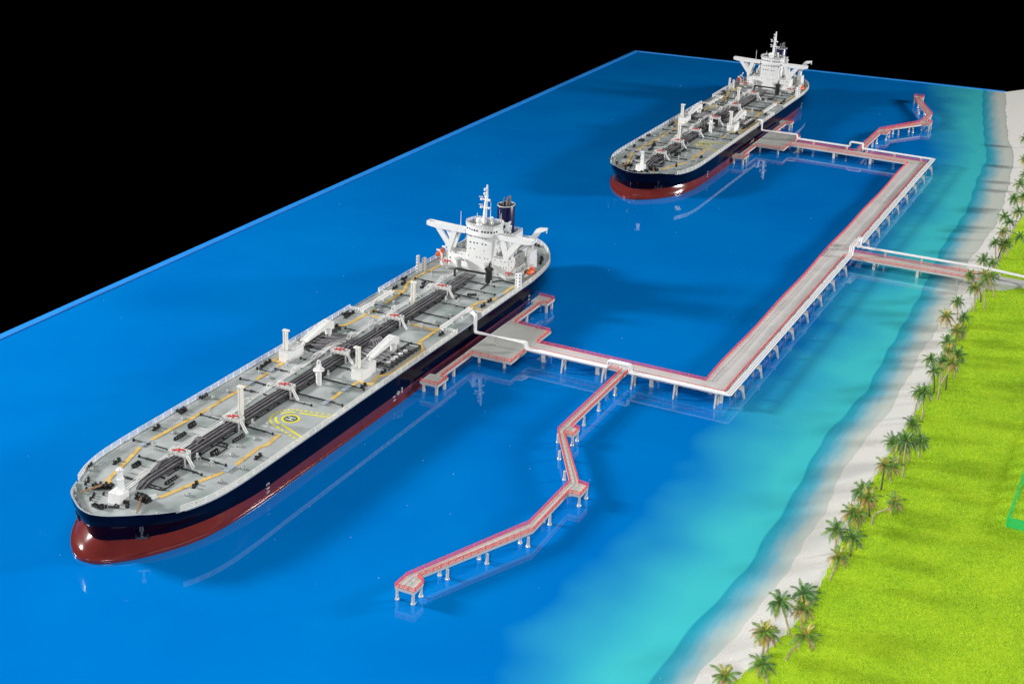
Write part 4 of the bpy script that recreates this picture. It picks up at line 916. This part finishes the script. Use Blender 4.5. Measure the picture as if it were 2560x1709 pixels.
for i in range(5):
    a, c_ = Vector(br_poly[i]), Vector(br_poly[i+1]); a = Vector((a[0], a[1], 0)); c_ = Vector((c_[0], c_[1], 0))
    L_ = (c_-a).length; n = max(1, int(L_/1.55)); ang = math.atan2((c_-a).y, (c_-a).x)
    for k in range(n):
        if i == 2 and k == 2 and n > 3: continue
        p = a.lerp(c_, (k+.5)/n); place('window', WIN, bw, (p.x+math.sin(ang)*.03, p.y-math.cos(ang)*.03, 42.4), ang).scale = (1.15, 1, 1.35)
def wins(z, xs_, me_, y, par):
    for x in xs_: place('window', me_, par, (x, y-.02, z))
wins(21.5, [-18.2, -13.6, -9.6, -7.2, -5, -2.7, -.5], WIN, 264, hs)
wins(25.1, [-18, -14.7, -10.9], WINS, 264, hs); wins(25.2, [-6.3, -1.1, 1, 4, 6], WINS, 263.77, hs); wins(25.3, [10.4, 14.3, 16.7], WINS, 264, hs)
wins(21.8, [14, 15.9, 17.6], WINS, 264, hs)
wins(29.6, [-5.3, -2.7, 3.4], WINS, 263.77, hs); wins(33.4, [-6.2 + .9, -3, -1, 2.3, 4.5], WIN, 263.77, hs); wins(37.1, [-5.1, -2.6, -.6, 2.2, 4.5], WIN, 263.77, hs)
for z, n in ((21.6, 3), (25.2, 3)):
    for k in range(n): place('window', WSIDE, hs, (19.42, 267+k*5, z)); place('window', WSIDE, hs, (-19.62, 266+k*3, z))
for z in (30, 34):
    for k in range(3): place('window', WSIDE, hs, (9.22, 268.5+k*3.5, z))
# bridge wings with their V struts
for s in (1, -1):
    xi, xo = (10.8 if s > 0 else -7.9), (34 if s > 0 else -32.6)
    wg = MB().prismy([(xi, 38.5), (xi, 41.2), (xo, 41.6), (xo+s*.1, 39.2), (xo-s*2, 38.8), (xo-s*6.5, 38.3)], 261.8, 262.4)
    wg.prismy([(xi, 38.5), (xi, 41.2), (xo, 41.6), (xo+s*.1, 39.2), (xo-s*2, 38.8), (xo-s*6.5, 38.3)], 265.4, 266).box(((xi+xo)/2, 263.9, 39.6), (abs(xo-xi), 3, .5)).box((xo, 263.9, 40.4), (.5, 4.2, 2.4))
    wo = wg.build('bridge_wing', 'white', T, bevel=.1)
    MB().box(((xi+xo)/2, 263.9, 39.9), (abs(xo-xi)-1, 3, .06)).build('wing_deck', 'midgrey', wo)
    for y0 in (262.2, 268.2):
        f = MB(); k = 1 if y0 < 265 else .92
        f.prismy([(s*27.4*k, 38.6), (s*23.6*k, 38.6), (s*17.2, 31.2), (s*17.2, 26.4), (s*19.4, 26.4), (s*19.4, 28.4)], y0, y0+1.2)
        f.prismy([(s*17.0, 38.6), (s*13.4, 38.6), (s*16.6, 28.2), (s*17.2, 26.4), (s*19.4, 26.4), (s*18.6, 31)], y0+.02, y0+1.18)
        if y0 > 265: f.prismy([(s*27*k, 38.6), (s*13.4, 38.6), (s*13.4, 37.6), (s*27*k, 37.6)], y0+.04, y0+1.16)
        f.build('wing_strut', 'white', wo, bevel=.08)
# fore platforms at the foot of the block
for s in (1, -1):
    MB().prism([(s*12.5, 263.9), (s*12.5, 262.4), (s*20, 258.6), (s*24, 262), (s*23.6, 274), (s*19.6, 274), (s*19.5, 263.9)], 17.2, 17.7).build('side_platform', 'lightgrey', T)
    b = MB(); rail(b, [(s*12.7, 262.6, 17.7), (s*20, 258.9, 17.7), (s*23.7, 262.2, 17.7), (s*23.3, 273.7, 17.7)], (.6, 1.2), .14, 2.5); b.build('platform_railing', 'white', T)
    MB().prism([(s*15, 264.5), (s*19, 261.4), (s*21.6, 264), (s*21, 268), (s*15, 268)], DZ, 17.2).build('platform_base', 'white', T)
    MB().tube([(s*19.4-1.6, 262.6, 19.4), (s*19.4+1.6, 264, 19.6)], .32, 6).tube([(s*19.4-.7, 264, 19.4), (s*19.4+.7, 262.4, 19.4)], .32, 6).ball((s*19.4, 263.2, 19.5), .55, 8).box((s*19.4, 263.2, 18.4), (.4, .4, 1.8)).build('hydrant_cross', 'red', T)
# roof gear
mst = MB().tube([(1.5, 267, 44.8), (2.1, 267, 57), (2.6, 267, 60), (2.7, 267, 67.6)], [1.25, .95, .8, .42], 10)
for z, w2 in ((54.4, 2.8), (59, 2.9)): mst.box((2, 266.8, z), (5.4, 1.6, .5)).ball((-.4, 266.4, z-.2), .8, 8).box((-.5, 266, z+1.4), (2.2, .5, .5), .3).ball((4.4, 266.6, z-.2), .7, 8)
mst.ball((1.4, 266.6, 62.3), .8, 8).box((1.5, 266.6, 64.8), (1.0, 1, 1.4)).box((2.2, 267, 61), (1.8, 1.2, 1.6)); mst.build('radar_mast', 'radar_white', T)
MB().lathe([(1.6, 0), (1.5, .9), (1.1, 1.4), (.9, 1.6)], (.8, 262, 44.8), 16).ball((.8, 262, 47.7), 1.95, 20).build('radome', 'radar_white', T)
b = MB()
for k in range(4): a = math.pi/2*k+.6; b.tube([(5.6+math.cos(a)*1.1, 268+math.sin(a)*1.1, 44.8), (5.6, 268, 47.4)], .28, 5)
b.ball((5.6, 268, 48.3), .95, 12).build('aerial_dome', 'radar_white', T)
for x, y, z0, z1 in ((-14, 268, 39.5, 49), (2.2, 273, 44.8, 56), (8.4, 274, 44.8, 50), (-6.2, 273, 44.8, 48)):
    MB().tube([(x, y, z0), (x, y, z1)], [.22, .1], 5).build('whip_aerial', 'white', T)
# aft decks, lockers and vents behind the tower
MB().prism(rbox(-13, 14.5, 280.05, 300, .6), 18.6, 24.2).build('engine_casing', 'white', T)
MB().prism([(-6, 286), (8, 286), (8, 304), (-6, 304)], 24.2, 31).build('engine_casing', 'white', T)
MB().box((1, 295, 31.05), (13.6, 17.6, .1)).box((1, 290, 24.25), (27, 19, .1)).build('casing_roof', 'midgrey', T)
b = MB(); rail(b, [(-5.8, 286.2, 31), (7.8, 286.2, 31), (7.8, 303.8, 31), (-5.8, 303.8, 31)], (.5, 1, 1.5), .13, 2.6, True); rail(b, [(14.3, 280.4, 24.2), (14.3, 299.6, 24.2)], (.5, 1, 1.5), .13, 2.6); rail(b, [(-12.8, 280.4, 24.2), (-12.8, 299.6, 24.2)], (.5, 1, 1.5), .13, 2.6); b.build('casing_railing', 'white', T)
rb = random.Random(11)
for k in range(9):      # platforms, lockers and stairs stacked against the back of the tower
    z = 27.5+k*1.75; x = 9.4+(k % 3)*.9; y = 276+k*.3
    MB().box((x, y, z), (1.8+rb.random()*1.0, 1.8+rb.random()*1.0, .8)).box((x+.4, y-.5, z+.8), (.9, .9, .8)).build('aft_locker', 'white' if k % 3 else 'lightgrey', T)
for z in (31, 35, 39, 42.5):
    xw = 12.8-(z-31)*.12; b = MB(); b.box(((8+xw)/2, 278.4, z), (xw-8, 4.6, .3)); b.build('aft_platform', 'lightgrey', T)
    b = MB(); rail(b, [(8, 276.2, z+.1), (xw, 276.2, z+.1), (xw, 280.6, z+.1)], (.5, 1.0, 1.5), .12, 2); b.build('aft_railing', 'white', T)
for k in range(4):
    z = 26.6+k*3.8; b = MB()
    for s in (0, 1.2): b.tube([(10+k % 2*3, 277+s, z), (14-k % 2*3, 277+s, z+3.6)], .2, 4)
    for q_ in range(6): b.box((12, 277.6, z+.3+q_*.6), (2.2-.2*q_, 1.1, .15))
    b.build('aft_ladder', 'white', T)
for x, y, r, h in ((-11, 272, 1.5, 9.4), (-14.5, 278, 1.1, 4), (13.5, 272, .9, 3.2), (16.4, 277, 1.1, 2.8)):
    MB().lathe([(r, 0), (r, h*.55), (r*1.35, h*.56), (r*1.35, h*.64), (r*.9, h*.66), (r*.9, h), (r*1.2, h*1.02)], (x, y, 26.5), 14).build('ventilator', 'white', T)
for x, y, a in ((-15, 271, 0), (14.2, 268.6, .5), (17, 271, 0), (12, 275, .2)):
    MB().box((x, y, 27.1), (2.2, 1.6, 1.1), a).ball((x, y, 28), .7, 8).build('deck_locker', 'lightgrey', T)
# provision crane to port, aft
pc = MB().lathe([(2.1, 0), (2.1, 8), (2.5, 8.3), (2.5, 11.5), (1.8, 12), (1.8, 16)], (22.4, 285, DZ), 14).build('crane_pedestal', 'white', T)
b = MB()
for dz in (0, 1.9):
    b.tube([(22.2-dz*.4, 285+dz, 31.6), (26.5, 285+dz, 39), (31.5, 285+dz*.5, 41.6)], [.8, .8, .45], 6)
b.prismy([(21.4, 31.2), (23.6, 31), (28, 38.6), (32, 40.8), (32, 42), (27.4, 41.4), (25.6, 40.4), (21, 33.4)], 284.4, 286.6).tube([(31.8, 285.5, 41.6), (31.8, 285.5, 39)], .42, 6); b.build('crane_jib', 'white', pc, bevel=.1)
MB().box((25.6, 281, 22), (1.2, 9, 13)).box((24, 285.6, 20), (4.6, .8, 9)).build('screen_wall', 'white', T)
for k in range(6): MB().box((19.8+rb.random()*2.5, 268+k*2.4, 18.4+rb.random()), (1.6, 1.6, 1.8)).ball((20.6+rb.random(), 269+k*2.4, 20), .6, 8).build('deck_locker', 'white', T)
MB().prism([(19.5, 275), (30, 279), (30, 283), (19.5, 286)], 17.4, 17.9).build('boat_deck', 'midgrey', T)
# boats in their davits, one each side
for s in (1, -1):
    x = s*29.2; y = 272
    lb = empty('lifeboat', (x, y, 19.6), None, None); lb.parent = T
    b = MB(); n = 12; prof = []
    vs = []
    for i in range(n+1):
        t = i/n; yy3 = -4.6+9.2*t; w2 = 1.9*max(.06, math.sin(math.pi*min(1, max(0, t))))**.55
        for j_ in range(12):
            a = 2*math.pi*j_/12; vs.append((w2*math.cos(a), yy3, w2*math.sin(a)*(.82 if math.sin(a) > 0 else .95)+.2*abs(2*t-1)))
    b.add(vs, [(i*12+j_, i*12+(j_+1) % 12, (i+1)*12+(j_+1) % 12, (i+1)*12+j_) for i in range(n) for j_ in range(12)], True)
    b.build('boat_hull', 'orange', lb)
    MB().box((0, 1.2, 1.9), (1.6, 2.6, .9)).build('boat_canopy', 'orange', lb, bevel=.2)
    b = MB()
    for dy in (-3.4, 3.2):
        b.tube([(-s*3, dy, -4), (-s*3, dy, .8), (-s*1.6, dy, 2.8), (s*.4, dy, 3.2)], .55, 6)
    b.box((-s*2.6, 0, -2.8), (1.6, 8, .6)).tube([(-s*1.2, 3.2, 2.6), (-s*1.2, 6.8, 5)], .5, 6); b.build('davit', 'cream', lb)
    MB().box((-s*5, -5.5, -1.6), (4.2, .8, .5)).ball((-s*5, -5.5, -1.2), .6, 8).build('hose_box', 'red', lb)
# white ventilation towers by the rail
for x, y, s in ((-29.2, 249, 1), (31, 254, -1)):
    b = MB()
    b.box((x-.9*s, y-1, DZ+4.9), (1.3, 2.0, 9.8)).box((x+1.9*s, y+1.2, DZ+4.1), (1.7, 2.4, 8.2)).box((x+.4*s, y, DZ+2.5), (1.4, 1.2, 5))
    b.build('vent_tower', 'white', T, bevel=.12)
    b = MB()
    for k in range(5): b.box((x-.9*s, y-2.04, DZ+1.2+k*1.9), (.7, .08, .9)); b.box((x+1.9*s, y-.04, DZ+1.0+k*1.6), (.8, .08, .8))
    b.build('vent_openings', 'midgrey', T)
# black pump vent and cross pipe forward of the block, grey ventilators
MB().lathe([(2.0, 0), (2.0, 7.4), (2.6, 7.7), (2.6, 8.5), (2.0, 8.9), (1.1, 9.3)], (12.2, 253.5, DZ), 18).tube([(12.2, 253.5, 24.5), (12.6, 253.5, 26.8), (13, 253.5, 28)], .5, 8).build('pump_vent', 'black', T)
MB().tube(bend([(-8.6, 252, DZ), (-8.6, 252, 20.6), (10, 253, 20.6), (11, 253.4, 20.6)], 1), .62, 8).build('cross_pipe', 'black', T)
for x in (-11, 7.4): MB().lathe([(1.5, 0), (1.5, 6.6), (2.3, 7.0), (2.3, 8.0), (1.0, 8.3)], (x, 260.6, DZ), 14).build('ventilator', 'lightgrey', T)
# funnel
fn = MB(); n = 28
prf = [(4.9, 24), (4.9, 47.6), (4.5, 48.1)]
fn.lathe(prf, (.6, 296, 0), n, 1., 1.25, cap=False); fo = fn.build('funnel', 'funnel_navy', T)
MB().lathe([(4.55, 48.1), (4.3, 47.2), (.05, 47.1)], (.6, 296, 0), n, 1., 1.25, cap=False).build('funnel_top', 'black', fo)
MB().lathe([(4.95, 47.7), (4.9, 48.12), (4.5, 48.15), (4.5, 47.9)], (.6, 296, 0), n, 1., 1.25, cap=False).build('funnel_rim', 'lightgrey', fo)
for k, (dx, dy, h) in enumerate(((-1.6, -1, 5), (-.6, 1.2, 4.6), (.6, -.6, 5.6), (1.6, .8, 5.8), (.2, 2, 5.4))):
    MB().tube([(.6+dx, 296+dy, 46.8), (1.0+dx, 296.8+dy, 47.2+h)], [.42, .36], 8).build('exhaust_pipe', 'pipe', fo)
# stern winches and aft bollards
for x, y, a in ((-14, 312, .3), (4, 316, -.1)):
    b = MB(); b.box((x, y, DZ+.6), (5, 2.4, .8), a)
    b.tube([(x-1.6, y, DZ+1.4), (x+1.6, y, DZ+1.4)], 1.1, 10); b.build('mooring_winch', 'black', T)

# ------------------------------------------------------------------ second tanker, the same model moored farther off
T2 = copy_tree(T); T2.location = (2.0, 545.3, 0)
T2['label'] = 'farther oil tanker model, the same navy and red ship at the back'
